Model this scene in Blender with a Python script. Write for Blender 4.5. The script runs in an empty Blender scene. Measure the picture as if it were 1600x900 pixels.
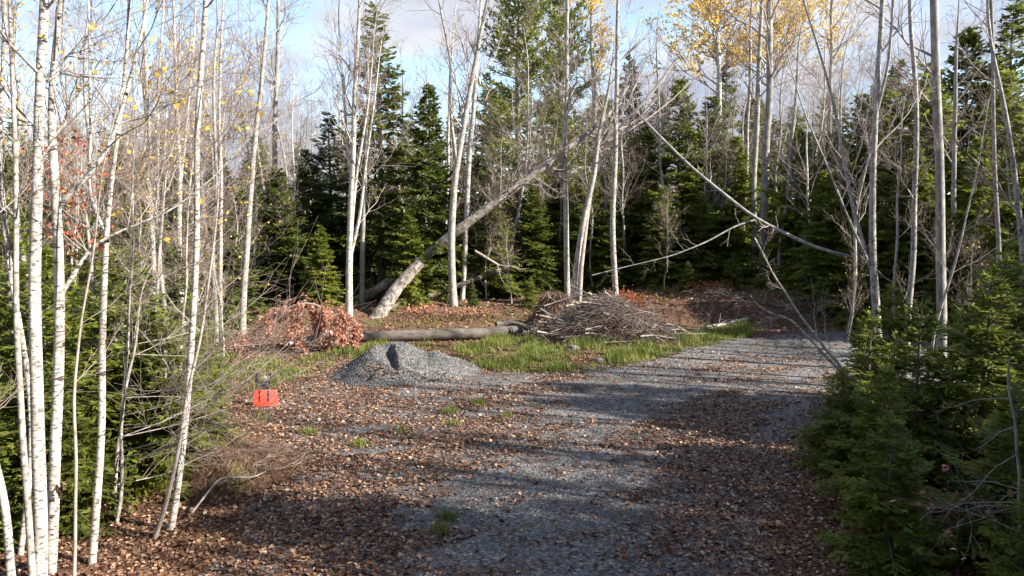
import bpy, math, random
import numpy as np
from mathutils import Vector, noise as mnoise

R = math.radians
scene = bpy.context.scene
COL = scene.collection

# ------------------------------------------------------------------ camera
F = 1142.0                      # focal length in photograph pixels (1600 wide)
CAMZ = 3.7
PITCH = math.atan(117 / F)
cam_d = bpy.data.cameras.new('camera')
cam_d.sensor_width = 36.0
cam_d.lens = F / 1600 * 36.0
cam_d.clip_start = 0.1
cam_d.clip_end = 2000
cam = bpy.data.objects.new('camera', cam_d)
COL.objects.link(cam)
cam.location = (0, 0, CAMZ)
cam.rotation_euler = (math.pi / 2 - PITCH, 0, 0)
scene.camera = cam

# ------------------------------------------------------------------ light
SUN_EL = R(33)
SUN_AZ = math.atan2(-0.32, 1.0)           # direction towards the sun, from +X axis
sun_vec = Vector((math.cos(SUN_EL) * math.cos(SUN_AZ), math.cos(SUN_EL) * math.sin(SUN_AZ), math.sin(SUN_EL)))
world = bpy.data.worlds.new('World')
scene.world = world
world.use_nodes = True
nt = world.node_tree
nt.nodes.clear()
N, Lk = nt.nodes.new, nt.links.new
out = N('ShaderNodeOutputWorld')
bg = N('ShaderNodeBackground'); bg.inputs['Strength'].default_value = 0.1
sky = N('ShaderNodeTexSky'); sky.sky_type = 'NISHITA'; sky.sun_disc = False
sky.sun_elevation = SUN_EL
sky.sun_rotation = math.pi / 2 - SUN_AZ
sky.air_density = 1.0; sky.dust_density = 0.4; sky.ozone_density = 1.6
tc = N('ShaderNodeTexCoord')
mp = N('ShaderNodeMapping'); mp.inputs['Scale'].default_value = (1.0, 1.0, 2.2)
mp.inputs['Location'].default_value = (3.1, 0.4, 0.25)
cn = N('ShaderNodeTexNoise'); cn.inputs['Scale'].default_value = 2.3; cn.inputs['Detail'].default_value = 7; cn.inputs['Roughness'].default_value = 0.55
cr = N('ShaderNodeValToRGB')
cr.color_ramp.elements[0].position = 0.45; cr.color_ramp.elements[0].color = (0, 0, 0, 1)
cr.color_ramp.elements[1].position = 0.56; cr.color_ramp.elements[1].color = (1, 1, 1, 1)
cn2 = N('ShaderNodeTexNoise'); cn2.inputs['Scale'].default_value = 5.0; cn2.inputs['Detail'].default_value = 6
cc = N('ShaderNodeValToRGB')
cc.color_ramp.elements[0].position = 0.35; cc.color_ramp.elements[0].color = (1.8, 2.0, 2.5, 1)
cc.color_ramp.elements[1].position = 0.65; cc.color_ramp.elements[1].color = (2.9, 2.95, 3.15, 1)
mx = N('ShaderNodeMix'); mx.data_type = 'RGBA'
Lk(tc.outputs['Generated'], mp.inputs['Vector'])
Lk(mp.outputs['Vector'], cn.inputs['Vector']); Lk(mp.outputs['Vector'], cn2.inputs['Vector'])
Lk(cn.outputs['Fac'], cr.inputs['Fac']); Lk(cn2.outputs['Fac'], cc.inputs['Fac'])
Lk(cr.outputs['Color'], mx.inputs['Factor'])
Lk(sky.outputs['Color'], mx.inputs['A']); Lk(cc.outputs['Color'], mx.inputs['B'])
Lk(mx.outputs['Result'], bg.inputs['Color']); Lk(bg.outputs['Background'], out.inputs['Surface'])

sun_d = bpy.data.lights.new('sun', 'SUN')
sun_d.energy = 5.0
sun_d.angle = R(0.5)
sun_d.color = (1.0, 0.93, 0.82)
sun = bpy.data.objects.new('sun', sun_d)
COL.objects.link(sun)
sun.location = (30, -5, 25)
sun.rotation_euler = sun_vec.to_track_quat('Z', 'Y').to_euler()

vs = scene.view_settings
vs.view_transform = 'Standard'
vs.look = 'None'
vs.exposure = 1.7
vs.gamma = 1.0
scene.cycles.max_bounces = 5
scene.cycles.diffuse_bounces = 3
scene.cycles.transmission_bounces = 3
scene.cycles.caustics_reflective = False
scene.cycles.caustics_refractive = False

# ------------------------------------------------------------------ helpers
def ray(u, v):
    c, s = math.cos(PITCH), math.sin(PITCH)
    a, b = (u - 800) / F, (450 - v) / F
    return np.array((a, c + s * b, -s + c * b))

def at(u, v, D):                      # point seen at pixel (u, v), D metres in front
    d = ray(u, v)
    return np.array((0, 0, CAMZ)) + d * (D / d[1])

def smooth(a, b, x):
    t = np.clip((x - a) / (b - a), 0, 1)
    return t * t * (3 - 2 * t)

_rs = np.random.RandomState(77)
_PH = _rs.rand(24) * 6.283
_DR = _rs.rand(24) * 6.283
def wob(x, y, f, k0=0, n=5):          # cheap smooth noise about -1..1
    s = 0.0
    for k in range(n):
        i = (k0 + k) % 24
        s = s + np.sin((x * math.cos(_DR[i]) + y * math.sin(_DR[i])) * f * (1 + 0.45 * k) + _PH[i]) / (1 + 0.35 * k)
    return s / 2.6

def height(x, y):
    x = np.asarray(x, float); y = np.asarray(y, float)
    hb = 0.38 + 0.40 * smooth(2.5, 6.0, x)
    yb = 23.6 + 0.5 * wob(x, 0 * x, 0.55, 3)
    w = 2.2 - 1.0 * smooth(2.5, 6.0, x)
    z = hb * smooth(yb, yb + w, y) + 0.010 * np.clip(y - 26, 0, 40)
    rough = smooth(22.5, 25.5, y) + smooth(-4.5, -7.5, x) * smooth(9, 12, y) + smooth(7, 10, x)
    z = z + np.clip(rough, 0, 1) * 0.10 * wob(x, y, 1.3, 6) + 0.02 * wob(x, y, 0.6, 11)
    z = z + 0.22 * np.exp(-((x + 5.3) / 1.3) ** 2 - ((y - 12.0) / 1.8) ** 2)
    return z

def ground_at(u, v):                  # where a pixel's ray meets the ground
    d = ray(u, v)
    t = 5.0
    while t < 90:
        p = np.array((0, 0, CAMZ)) + d * t
        if p[2] < float(height(p[0], p[1])):
            break
        t += 0.03
    return p

def mesh_from(name, verts, quads=None, tris=None, mat=None, smooth_shade=False):
    me = bpy.data.meshes.new(name)
    verts = np.asarray(verts, np.float32).reshape(-1, 3)
    nq = 0 if quads is None else len(quads)
    ntr = 0 if tris is None else len(tris)
    me.vertices.add(len(verts))
    me.vertices.foreach_set('co', verts.ravel())
    loops = []
    if nq: loops.append(np.asarray(quads, np.int32).ravel())
    if ntr: loops.append(np.asarray(tris, np.int32).ravel())
    loops = np.concatenate(loops)
    me.loops.add(len(loops))
    me.loops.foreach_set('vertex_index', loops)
    me.polygons.add(nq + ntr)
    start = np.concatenate([np.arange(nq) * 4, nq * 4 + np.arange(ntr) * 3]).astype(np.int32)
    tot = np.concatenate([np.full(nq, 4), np.full(ntr, 3)]).astype(np.int32)
    me.polygons.foreach_set('loop_start', start)
    me.polygons.foreach_set('loop_total', tot)
    if smooth_shade:
        me.polygons.foreach_set('use_smooth', np.ones(nq + ntr, bool))
    if mat: me.materials.append(mat)
    me.update(calc_edges=True)
    return me

def link(name, me, parent=None, loc=None):
    o = bpy.data.objects.new(name, me)
    COL.objects.link(o)
    if parent: o.parent = parent
    if loc is not None: o.location = loc
    return o

def tag(o, label=None, cat=None, group=None, kind=None):
    if label: o['label'] = label
    if cat: o['category'] = cat
    if group: o['group'] = group
    if kind: o['kind'] = kind
    return o

def empty(name, loc, rz=0.0):
    o = bpy.data.objects.new(name, None)
    o.empty_display_size = 0.2
    COL.objects.link(o)
    o.location = loc
    o.rotation_euler = (0, 0, rz)
    return o

class Soup:
    """collects quads and triangles"""
    def __init__(s): s.v = []; s.q = []; s.t = []; s.n = 0
    def add(s, v, q=None, t=None):
        v = np.asarray(v).reshape(-1, 3)
        s.v.append(v)
        if q is not None and len(q): s.q.append(np.asarray(q) + s.n)
        if t is not None and len(t): s.t.append(np.asarray(t) + s.n)
        s.n += len(v)
    def mesh(s, name, mat, sm=False):
        return mesh_from(name, np.concatenate(s.v), np.concatenate(s.q) if s.q else None, np.concatenate(s.t) if s.t else None, mat, sm)

def nrm(a): return a / np.maximum(np.linalg.norm(a, axis=-1, keepdims=True), 1e-9)

def tubes(soup, P, Rr, sides):
    """P (N,K,3) centre lines, Rr (N,K) radii"""
    n, k, _ = P.shape
    if n == 0: return
    T = np.empty_like(P)
    T[:, 1:-1] = P[:, 2:] - P[:, :-2]; T[:, 0] = P[:, 1] - P[:, 0]; T[:, -1] = P[:, -1] - P[:, -2]
    T = nrm(T)
    ref = np.where(np.abs(T[:, :1, 2:3]) > 0.8, np.array([[[1.0, 0.1, 0]]]), np.array([[[0.05, 0.03, 1.0]]]))
    U = nrm(np.cross(T, ref)); V = np.cross(T, U)
    a = np.arange(sides) * 2 * math.pi / sides
    ring = P[:, :, None] + Rr[:, :, None, None] * (U[:, :, None] * np.cos(a)[None, None, :, None] + V[:, :, None] * np.sin(a)[None, None, :, None])
    idx = np.arange(n * k * sides).reshape(n, k, sides)
    nx = np.roll(idx, -1, axis=2)
    q = np.stack([idx[:, :-1], nx[:, :-1], nx[:, 1:], idx[:, 1:]], -1).reshape(-1, 4)
    soup.add(ring.reshape(-1, 3), q)

def spawn(rng, P, Rr, idx, t, L, ang, up, K=4, wobble=0.08, rs=0.5, rmin=0.003, sag=0.0, rmax=None, pref=None, pw=0.0):
    """children that leave parent polylines idx at parameter t"""
    n, k, _ = P.shape
    m = len(idx)
    f = t * (k - 1); i = np.clip(f.astype(int), 0, k - 2); fr = (f - i)[:, None]
    p0 = P[idx, i] * (1 - fr) + P[idx, i + 1] * fr
    r0 = Rr[idx, i] * (1 - fr[:, 0]) + Rr[idx, i + 1] * fr[:, 0]
    tan = nrm(P[idx, i + 1] - P[idx, i])
    rd = rng.normal(size=(m, 3))
    perp = nrm(rd - (rd * tan).sum(1, keepdims=True) * tan)
    if pref is not None:
        pp = np.asarray(pref, float)[None] + 0 * perp
        pp = pp - (pp * tan).sum(1, keepdims=True) * tan
        perp = nrm(perp * (1 - pw) + pp * pw)
    d = nrm(tan * np.cos(ang)[:, None] + perp * np.sin(ang)[:, None])
    s = np.linspace(0, 1, K)[None, :, None]
    upv = np.array((0, 0, 1.0))[None, None]
    pts = p0[:, None] + L[:, None, None] * (d[:, None] * s + upv * (up * s ** 2 - sag * s * s * s))
    nz = rng.normal(size=(m, K, 3)) * wobble * L[:, None, None] * np.minimum(s, 1)
    nz[:, 0] = 0
    pts = pts + nz
    rb = np.maximum(r0 * rs, rmin)
    if rmax is not None: rb = np.minimum(rb, rmax)
    rad = rb[:, None] * (1 - 0.75 * np.linspace(0, 1, K)[None]) 
    rad = np.maximum(rad, rmin * 0.6)
    return pts, rad

def resample(pts, rads, n):
    pts = np.asarray(pts, float); rads = np.asarray(rads, float)
    d = np.concatenate([[0], np.cumsum(np.linalg.norm(np.diff(pts, axis=0), axis=1))])
    tt = np.linspace(0, d[-1], n)
    P = np.stack([np.interp(tt, d, pts[:, i]) for i in range(3)], 1)
    Q = P.copy()
    for _ in range(2):
        Q[1:-1] = 0.25 * Q[:-2] + 0.5 * Q[1:-1] + 0.25 * Q[2:]
    return Q, np.interp(tt, d, rads)

def kites(soup, p, d, nrmv, L, W, fold=0.0, mid=0.5):
    """flat kite shaped sprays"""
    side = nrm(np.cross(d, nrmv))
    L = L[:, None]; W = W[:, None]
    m = p + d * L * mid
    up = nrm(np.cross(side, d))
    v = np.stack([p, m + side * W * 0.5 + up * W * fold, p + d * L, m - side * W * 0.5 + up * W * fold], 1)
    n = len(p)
    b = np.arange(n)[:, None] * 4
    if fold:
        t = np.concatenate([b + np.array([[0, 1, 2]]), b + np.array([[0, 2, 3]])])
        soup.add(v.reshape(-1, 3), t=t)
    else:
        soup.add(v.reshape(-1, 3), q=b + np.array([[0, 1, 2, 3]]))

# ------------------------------------------------------------------ materials
def mat(name):
    m = bpy.data.materials.new(name); m.use_nodes = True
    t = m.node_tree; t.nodes.clear()
    o = t.nodes.new('ShaderNodeOutputMaterial')
    b = t.nodes.new('ShaderNodeBsdfPrincipled')
    t.links.new(b.outputs[0], o.inputs[0])
    b.inputs['Roughness'].default_value = 0.8
    b.inputs['Specular IOR Level'].default_value = 0.25
    return m, t, b, o

def ramp(t, stops, interp='LINEAR'):
    r = t.nodes.new('ShaderNodeValToRGB'); cr = r.color_ramp; cr.interpolation = interp
    while len(cr.elements) < len(stops): cr.elements.new(0.5)
    for e, (p, c) in zip(cr.elements, stops):
        e.position = p; e.color = (*c, 1)
    return r

def noise(t, scale, detail=4, rough=0.6, vec=None, sc=None, coord='Object'):
    n = t.nodes.new('ShaderNodeTexNoise')
    n.inputs['Scale'].default_value = scale; n.inputs['Detail'].default_value = detail; n.inputs['Roughness'].default_value = rough
    c = t.nodes.new('ShaderNodeTexCoord')
    if sc:
        m = t.nodes.new('ShaderNodeMapping'); m.inputs['Scale'].default_value = sc
        t.links.new(c.outputs[coord], m.inputs['Vector']); t.links.new(m.outputs['Vector'], n.inputs['Vector'])
    else:
        t.links.new(c.outputs[coord], n.inputs['Vector'])
    return n

def bump(t, b, h, strength, dist):
    bm = t.nodes.new('ShaderNodeBump'); bm.inputs['Strength'].default_value = strength; bm.inputs['Distance'].default_value = dist
    t.links.new(h, bm.inputs['Height']); t.links.new(bm.outputs[0], b.inputs['Normal'])

def mixc(t, f, a, b_):
    m = t.nodes.new('ShaderNodeMix'); m.data_type = 'RGBA'
    for sock, v in ((m.inputs['Factor'], f), (m.inputs['A'], a), (m.inputs['B'], b_)):
        if hasattr(v, 'links'): t.links.new(v, sock)
        elif isinstance(v, tuple): sock.default_value = (*v, 1)
        else: sock.default_value = v
    return m.outputs['Result']

def island_mat(name, stops, translucent=0.25, rough=0.6, noise_scale=0.0, vary=0.0):
    """one colour for each separate leaf, needle spray or blade"""
    m, t, b, o = mat(name)
    g = t.nodes.new('ShaderNodeNewGeometry')
    r = ramp(t, stops)
    fac = g.outputs['Random Per Island']
    if noise_scale:
        n = noise(t, noise_scale, 2)
        a = t.nodes.new('ShaderNodeMath'); a.operation = 'MULTIPLY_ADD'
        t.links.new(n.outputs['Fac'], a.inputs[0]); a.inputs[1].default_value = 1.1; a.inputs[2].default_value = -0.3
        c = t.nodes.new('ShaderNodeMath'); c.operation = 'MULTIPLY_ADD'
        t.links.new(fac, c.inputs[0]); c.inputs[1].default_value = 0.55
        t.links.new(a.outputs[0], c.inputs[2])
        fac = c.outputs[0]
    t.links.new(fac, r.inputs['Fac'])
    col = r.outputs['Color']
    if vary:
        oi = t.nodes.new('ShaderNodeObjectInfo')
        rv = ramp(t, [(0.0, (1 - vary, 1 - vary, 1 - vary)), (0.5, (1.0 + vary * 0.3, 1.0, 0.9)), (1.0, (1 + vary, 1 + vary * 0.7, 0.9))]); t.links.new(oi.outputs['Random'], rv.inputs['Fac'])
        mu = t.nodes.new('ShaderNodeMix'); mu.data_type = 'RGBA'; mu.blend_type = 'MULTIPLY'; mu.inputs['Factor'].default_value = 1
        t.links.new(col, mu.inputs['A']); t.links.new(rv.outputs['Color'], mu.inputs['B']); col = mu.outputs['Result']
    t.links.new(col, b.inputs['Base Color'])
    b.inputs['Roughness'].default_value = rough
    if translucent:
        tr = t.nodes.new('ShaderNodeBsdfTranslucent'); t.links.new(col, tr.inputs['Color'])
        mxs = t.nodes.new('ShaderNodeMixShader'); mxs.inputs[0].default_value = translucent
        t.links.new(b.outputs[0], mxs.inputs[1]); t.links.new(tr.outputs[0], mxs.inputs[2]); t.links.new(mxs.outputs[0], o.inputs[0])
    return m

def bark(name, pale, dark, stain, stretch=(9, 9, 26), cut=(0.57, 0.66), sc2=3.2, scars=None):
    m, t, b, o = mat(name)
    n1 = noise(t, 1.6, 5, 0.65, sc=stretch)
    r1 = ramp(t, [(cut[0], (0, 0, 0)), (cut[1], (1, 1, 1))])
    t.links.new(n1.outputs['Fac'], r1.inputs['Fac'])
    n2 = noise(t, sc2, 5, 0.7)
    r2 = ramp(t, [(0.36, pale), (0.66, stain)])
    t.links.new(n2.outputs['Fac'], r2.inputs['Fac'])
    c = mixc(t, r1.outputs['Color'], r2.outputs['Color'], dark)
    if scars:
        n3 = noise(t, 1.0, 3, 0.6, sc=(7, 7, 9))
        r3 = ramp(t, [(scars, (0, 0, 0)), (scars + 0.05, (1, 1, 1))])
        t.links.new(n3.outputs['Fac'], r3.inputs['Fac'])
        c = mixc(t, r3.outputs['Color'], c, tuple(v * 0.9 for v in dark))
    t.links.new(c, b.inputs['Base Color'])
    bump(t, b, n1.outputs['Fac'], 0.5, 0.015)
    return m

M = {}
M['birch'] = bark('white_birch_bark', (0.60, 0.575, 0.53), (0.075, 0.062, 0.054), (0.31, 0.27, 0.235), stretch=(10, 10, 30), cut=(0.52, 0.61), sc2=5.0, scars=0.63)
M['birch_grey'] = bark('grey_birch_bark', (0.44, 0.415, 0.38), (0.075, 0.065, 0.06), (0.21, 0.19, 0.17), stretch=(9, 9, 13), cut=(0.50, 0.66), sc2=4.0, scars=0.64)
M['maple'] = bark('grey_maple_bark', (0.34, 0.325, 0.31), (0.09, 0.08, 0.075), (0.15, 0.135, 0.12), (7, 7, 2.0), (0.50, 0.75))
M['conifer_bark'] = bark('conifer_bark', (0.16, 0.13, 0.11), (0.06, 0.048, 0.04), (0.22, 0.20, 0.18), (9, 9, 2), (0.5, 0.7))
M['log'] = bark('weathered_log_bark', (0.15, 0.13, 0.112), (0.05, 0.042, 0.036), (0.12, 0.10, 0.085), (2, 16, 16), (0.48, 0.66))
M['dead_wood'] = bark('dead_grey_wood', (0.38, 0.34, 0.30), (0.11, 0.09, 0.075), (0.21, 0.18, 0.155), (9, 9, 2), (0.52, 0.72))
M['lean'] = bark('leaning_trunk_bark', (0.46, 0.415, 0.37), (0.10, 0.08, 0.065), (0.17, 0.14, 0.115), (6, 6, 6), (0.50, 0.62), sc2=5.0, scars=0.62)
M['limb'] = bark('limb_bark', (0.40, 0.36, 0.33), (0.15, 0.12, 0.10), (0.26, 0.22, 0.20), (5, 5, 5), (0.5, 0.7))
M['twig'] = bark('twig_bark', (0.27, 0.215, 0.19), (0.11, 0.08, 0.07), (0.18, 0.135, 0.12), (2, 2, 2), (0.5, 0.7))
M['twig_dark'] = bark('dark_twig_bark', (0.22, 0.165, 0.145), (0.10, 0.075, 0.065), (0.15, 0.115, 0.10), (2, 2, 2), (0.5, 0.7))
M['fir'] = island_mat('fir_needles', [(0.0, (0.06, 0.088, 0.02)), (0.45, (0.135, 0.175, 0.033)), (0.8, (0.20, 0.245, 0.048)), (0.95, (0.27, 0.285, 0.07)), (1.0, (0.30, 0.17, 0.08))], 0.5, 0.55, 0.9, 0.3)
M['spruce'] = island_mat('spruce_needles', [(0.0, (0.05, 0.078, 0.022)), (0.55, (0.12, 0.155, 0.035)), (1.0, (0.20, 0.22, 0.058))], 0.48, 0.5, 0.8, 0.3)
M['pine'] = island_mat('pine_needles', [(0.0, (0.10, 0.13, 0.028)), (0.6, (0.20, 0.22, 0.05)), (1.0, (0.32, 0.31, 0.09))], 0.3, 0.5, 0.7)
M['larch'] = island_mat('larch_needles', [(0.0, (0.14, 0.11, 0.03)), (0.6, (0.26, 0.17, 0.04)), (1.0, (0.38, 0.26, 0.07))], 0.3, 0.5, 0.7)
M['yellow_leaf'] = island_mat('yellow_leaf', [(0.0, (0.52, 0.33, 0.05)), (0.6, (0.74, 0.53, 0.11)), (1.0, (0.80, 0.65, 0.24))], 0.45)
M['red_leaf'] = island_mat('red_leaf', [(0.0, (0.26, 0.06, 0.03)), (0.6, (0.44, 0.12, 0.06)), (1.0, (0.52, 0.24, 0.10))], 0.4)
M['rust_leaf'] = island_mat('rust_leaf', [(0.0, (0.30, 0.115, 0.075)), (0.6, (0.47, 0.215, 0.14)), (1.0, (0.58, 0.34, 0.23))], 0.3)
M['litter'] = island_mat('fallen_leaf', [(0.0, (0.055, 0.024, 0.017)), (0.35, (0.12, 0.056, 0.035)), (0.62, (0.21, 0.115, 0.068)), (0.86, (0.34, 0.205, 0.125)), (1.0, (0.50, 0.37, 0.26))], 0.15, 0.65)
M['grass'] = island_mat('grass_blade', [(0.0, (0.07, 0.12, 0.02)), (0.5, (0.15, 0.21, 0.035)), (0.78, (0.30, 0.28, 0.08)), (1.0, (0.46, 0.36, 0.18))], 0.35, 0.6, 1.6)
M['dry'] = island_mat('dry_fern', [(0.0, (0.10, 0.055, 0.036)), (0.6, (0.19, 0.115, 0.078)), (1.0, (0.33, 0.23, 0.16))], 0.2)
M['moss'] = island_mat('moss', [(0.0, (0.10, 0.11, 0.02)), (1.0, (0.24, 0.21, 0.05))], 0.2)

# gravel
def gravel(name, litter, k=0.88):
    m, t, b, o = mat(name)
    c = t.nodes.new('ShaderNodeTexCoord')
    v = t.nodes.new('ShaderNodeTexVoronoi'); v.inputs['Scale'].default_value = 34
    t.links.new(c.outputs['Object'], v.inputs['Vector'])
    sep = t.nodes.new('ShaderNodeSeparateColor'); t.links.new(v.outputs['Color'], sep.inputs[0])
    r = ramp(t, [(0.0, (0.064, 0.065, 0.067)), (0.5, (0.132, 0.131, 0.131)), (0.85, (0.21, 0.205, 0.20)), (1.0, (0.38, 0.36, 0.335))])
    t.links.new(sep.outputs[0], r.inputs['Fac'])
    big = noise(t, 0.9, 4)
    rb = ramp(t, [(0.35, (0.74 * k, 0.75 * k, 0.78 * k)), (0.7, (1.15 * k, 1.13 * k, 1.10 * k))])
    t.links.new(big.outputs['Fac'], rb.inputs['Fac'])
    mu = t.nodes.new('ShaderNodeMix'); mu.data_type = 'RGBA'; mu.blend_type = 'MULTIPLY'; mu.inputs['Factor'].default_value = 1
    t.links.new(r.outputs['Color'], mu.inputs['A']); t.links.new(rb.outputs['Color'], mu.inputs['B'])
    col = mu.outputs['Result']
    if litter:
        n = noise(t, 1.3, 5, 0.7)
        rr = ramp(t, [(0.50, (0, 0, 0)), (0.66, (0.75, 0.75, 0.75))]); t.links.new(n.outputs['Fac'], rr.inputs['Fac'])
        n2 = noise(t, 26, 3, 0.7)
        rc = ramp(t, [(0.35, (0.045, 0.03, 0.022)), (0.6, (0.13, 0.07, 0.048)), (0.75, (0.22, 0.14, 0.09))]); t.links.new(n2.outputs['Fac'], rc.inputs['Fac'])
        col = mixc(t, rr.outputs['Color'], col, rc.outputs['Color'])
    t.links.new(col, b.inputs['Base Color'])
    bump(t, b, v.outputs['Distance'], 0.8, 0.02)
    b.inputs['Roughness'].default_value = 0.85
    return m
M['gravel'] = gravel('packed_gravel', True)
M['gravel_pile'] = gravel('loose_gravel', False, 0.68)

def soil():
    m, t, b, o = mat('forest_floor_litter')
    n = noise(t, 14, 5, 0.75)
    r = ramp(t, [(0.28, (0.030, 0.020, 0.015)), (0.48, (0.10, 0.055, 0.036)), (0.62, (0.19, 0.11, 0.065)), (0.76, (0.32, 0.21, 0.13))])
    t.links.new(n.outputs['Fac'], r.inputs['Fac'])
    n2 = noise(t, 0.8, 4, 0.6)
    r2 = ramp(t, [(0.56, (0, 0, 0)), (0.68, (1, 1, 1))]); t.links.new(n2.outputs['Fac'], r2.inputs['Fac'])
    n3 = noise(t, 20, 4, 0.7)
    r3 = ramp(t, [(0.3, (0.03, 0.035, 0.012)), (0.7, (0.15, 0.14, 0.035))]); t.links.new(n3.outputs['Fac'], r3.inputs['Fac'])
    t.links.new(mixc(t, r2.outputs['Color'], r.outputs['Color'], r3.outputs['Color']), b.inputs['Base Color'])
    bump(t, b, n.outputs['Fac'], 0.9, 0.06)
    b.inputs['Roughness'].default_value = 0.95
    return m
M['soil'] = soil()

def plain(name, col, rough=0.6, var=0.15, scale=8.0):
    m, t, b, o = mat(name)
    n = noise(t, scale, 4)
    r = ramp(t, [(0.3, tuple(c * (1 - var) for c in col)), (0.7, tuple(min(1, c * (1 + var)) for c in col))])
    t.links.new(n.outputs['Fac'], r.inputs['Fac']); t.links.new(r.outputs['Color'], b.inputs['Base Color'])
    b.inputs['Roughness'].default_value = rough
    return m
M['red_plastic'] = plain('red_plastic', (0.62, 0.075, 0.045), 0.55, 0.3, 9)
M['black_plastic'] = plain('black_plastic', (0.022, 0.022, 0.026), 0.45)
M['grey_plastic'] = plain('grey_plastic', (0.34, 0.36, 0.40), 0.5)
M['stone'] = plain('grey_stone', (0.13, 0.12, 0.11), 0.9, 0.5, 9)
M['cut_wood'] = plain('cut_wood', (0.45, 0.33, 0.21), 0.8, 0.3, 30)

# ------------------------------------------------------------------ ground
def grid_mesh(name, xs, ys, zf, m):
    X, Y = np.meshgrid(xs, ys)
    Z = zf(X, Y)
    nx, ny = len(xs), len(ys)
    idx = np.arange(nx * ny).reshape(ny, nx)
    q = np.stack([idx[:-1, :-1], idx[:-1, 1:], idx[1:, 1:], idx[1:, :-1]], -1).reshape(-1, 4)
    return mesh_from(name, np.stack([X, Y, Z], -1), q, None, m, True)

s_ = np.linspace(-1, 1, 320)
xs = np.sign(s_) * (np.abs(s_) * 26 + np.abs(s_) ** 6 * 330)
t_ = np.linspace(0, 1, 300)
ys = -30 + t_ * 75 + t_ ** 7 * 420
tag(link('ground', grid_mesh('ground', xs, ys, height, M['soil'])), 'leaf littered forest floor under the trees', kind='structure')

def clearing(x, y):
    """>0 on the gravel; outline of the parking clearing and of the drive that leaves to the right"""
    left = x - np.interp(y, [0, 7, 10, 12, 14, 16, 18, 20], [-3.2, -3.4, -3.8, -4.2, -4.9, -4.8, -3.6, -2.0])
    yback = np.interp(x, [-6, -3.5, -1, 1.2, 3.2, 6, 9, 40], [15.4, 16.2, 17.0, 17.0, 18.3, 21.4, 22.3, 23.5])
    back = yback - y
    right = np.interp(y, [0, 7, 10, 13, 15, 16.5, 18, 40], [2.4, 2.6, 3.8, 5.8, 8.0, 30, 60, 60]) - x
    return np.minimum(np.minimum(left, back), right) + 0.35 * wob(x, y, 1.1, 2) + 0.15 * wob(x, y, 3.4, 8)

def gz(x, y):
    c = clearing(x, y)
    return height(x, y) + np.clip(c * 0.06, -0.12, 0.035) + 0.006 * wob(x, y, 5, 1)
gx = np.concatenate([np.arange(-8, 14, 0.1), np.arange(14, 42, 0.8)])
tag(link('gravel_clearing', grid_mesh('gravel_clearing', gx, np.arange(1, 25, 0.1), gz, M['gravel'])), 'grey gravel parking clearing strewn with fallen leaves', kind='structure')

def surf(x, y): return np.maximum(height(x, y), gz(x, y))

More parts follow.
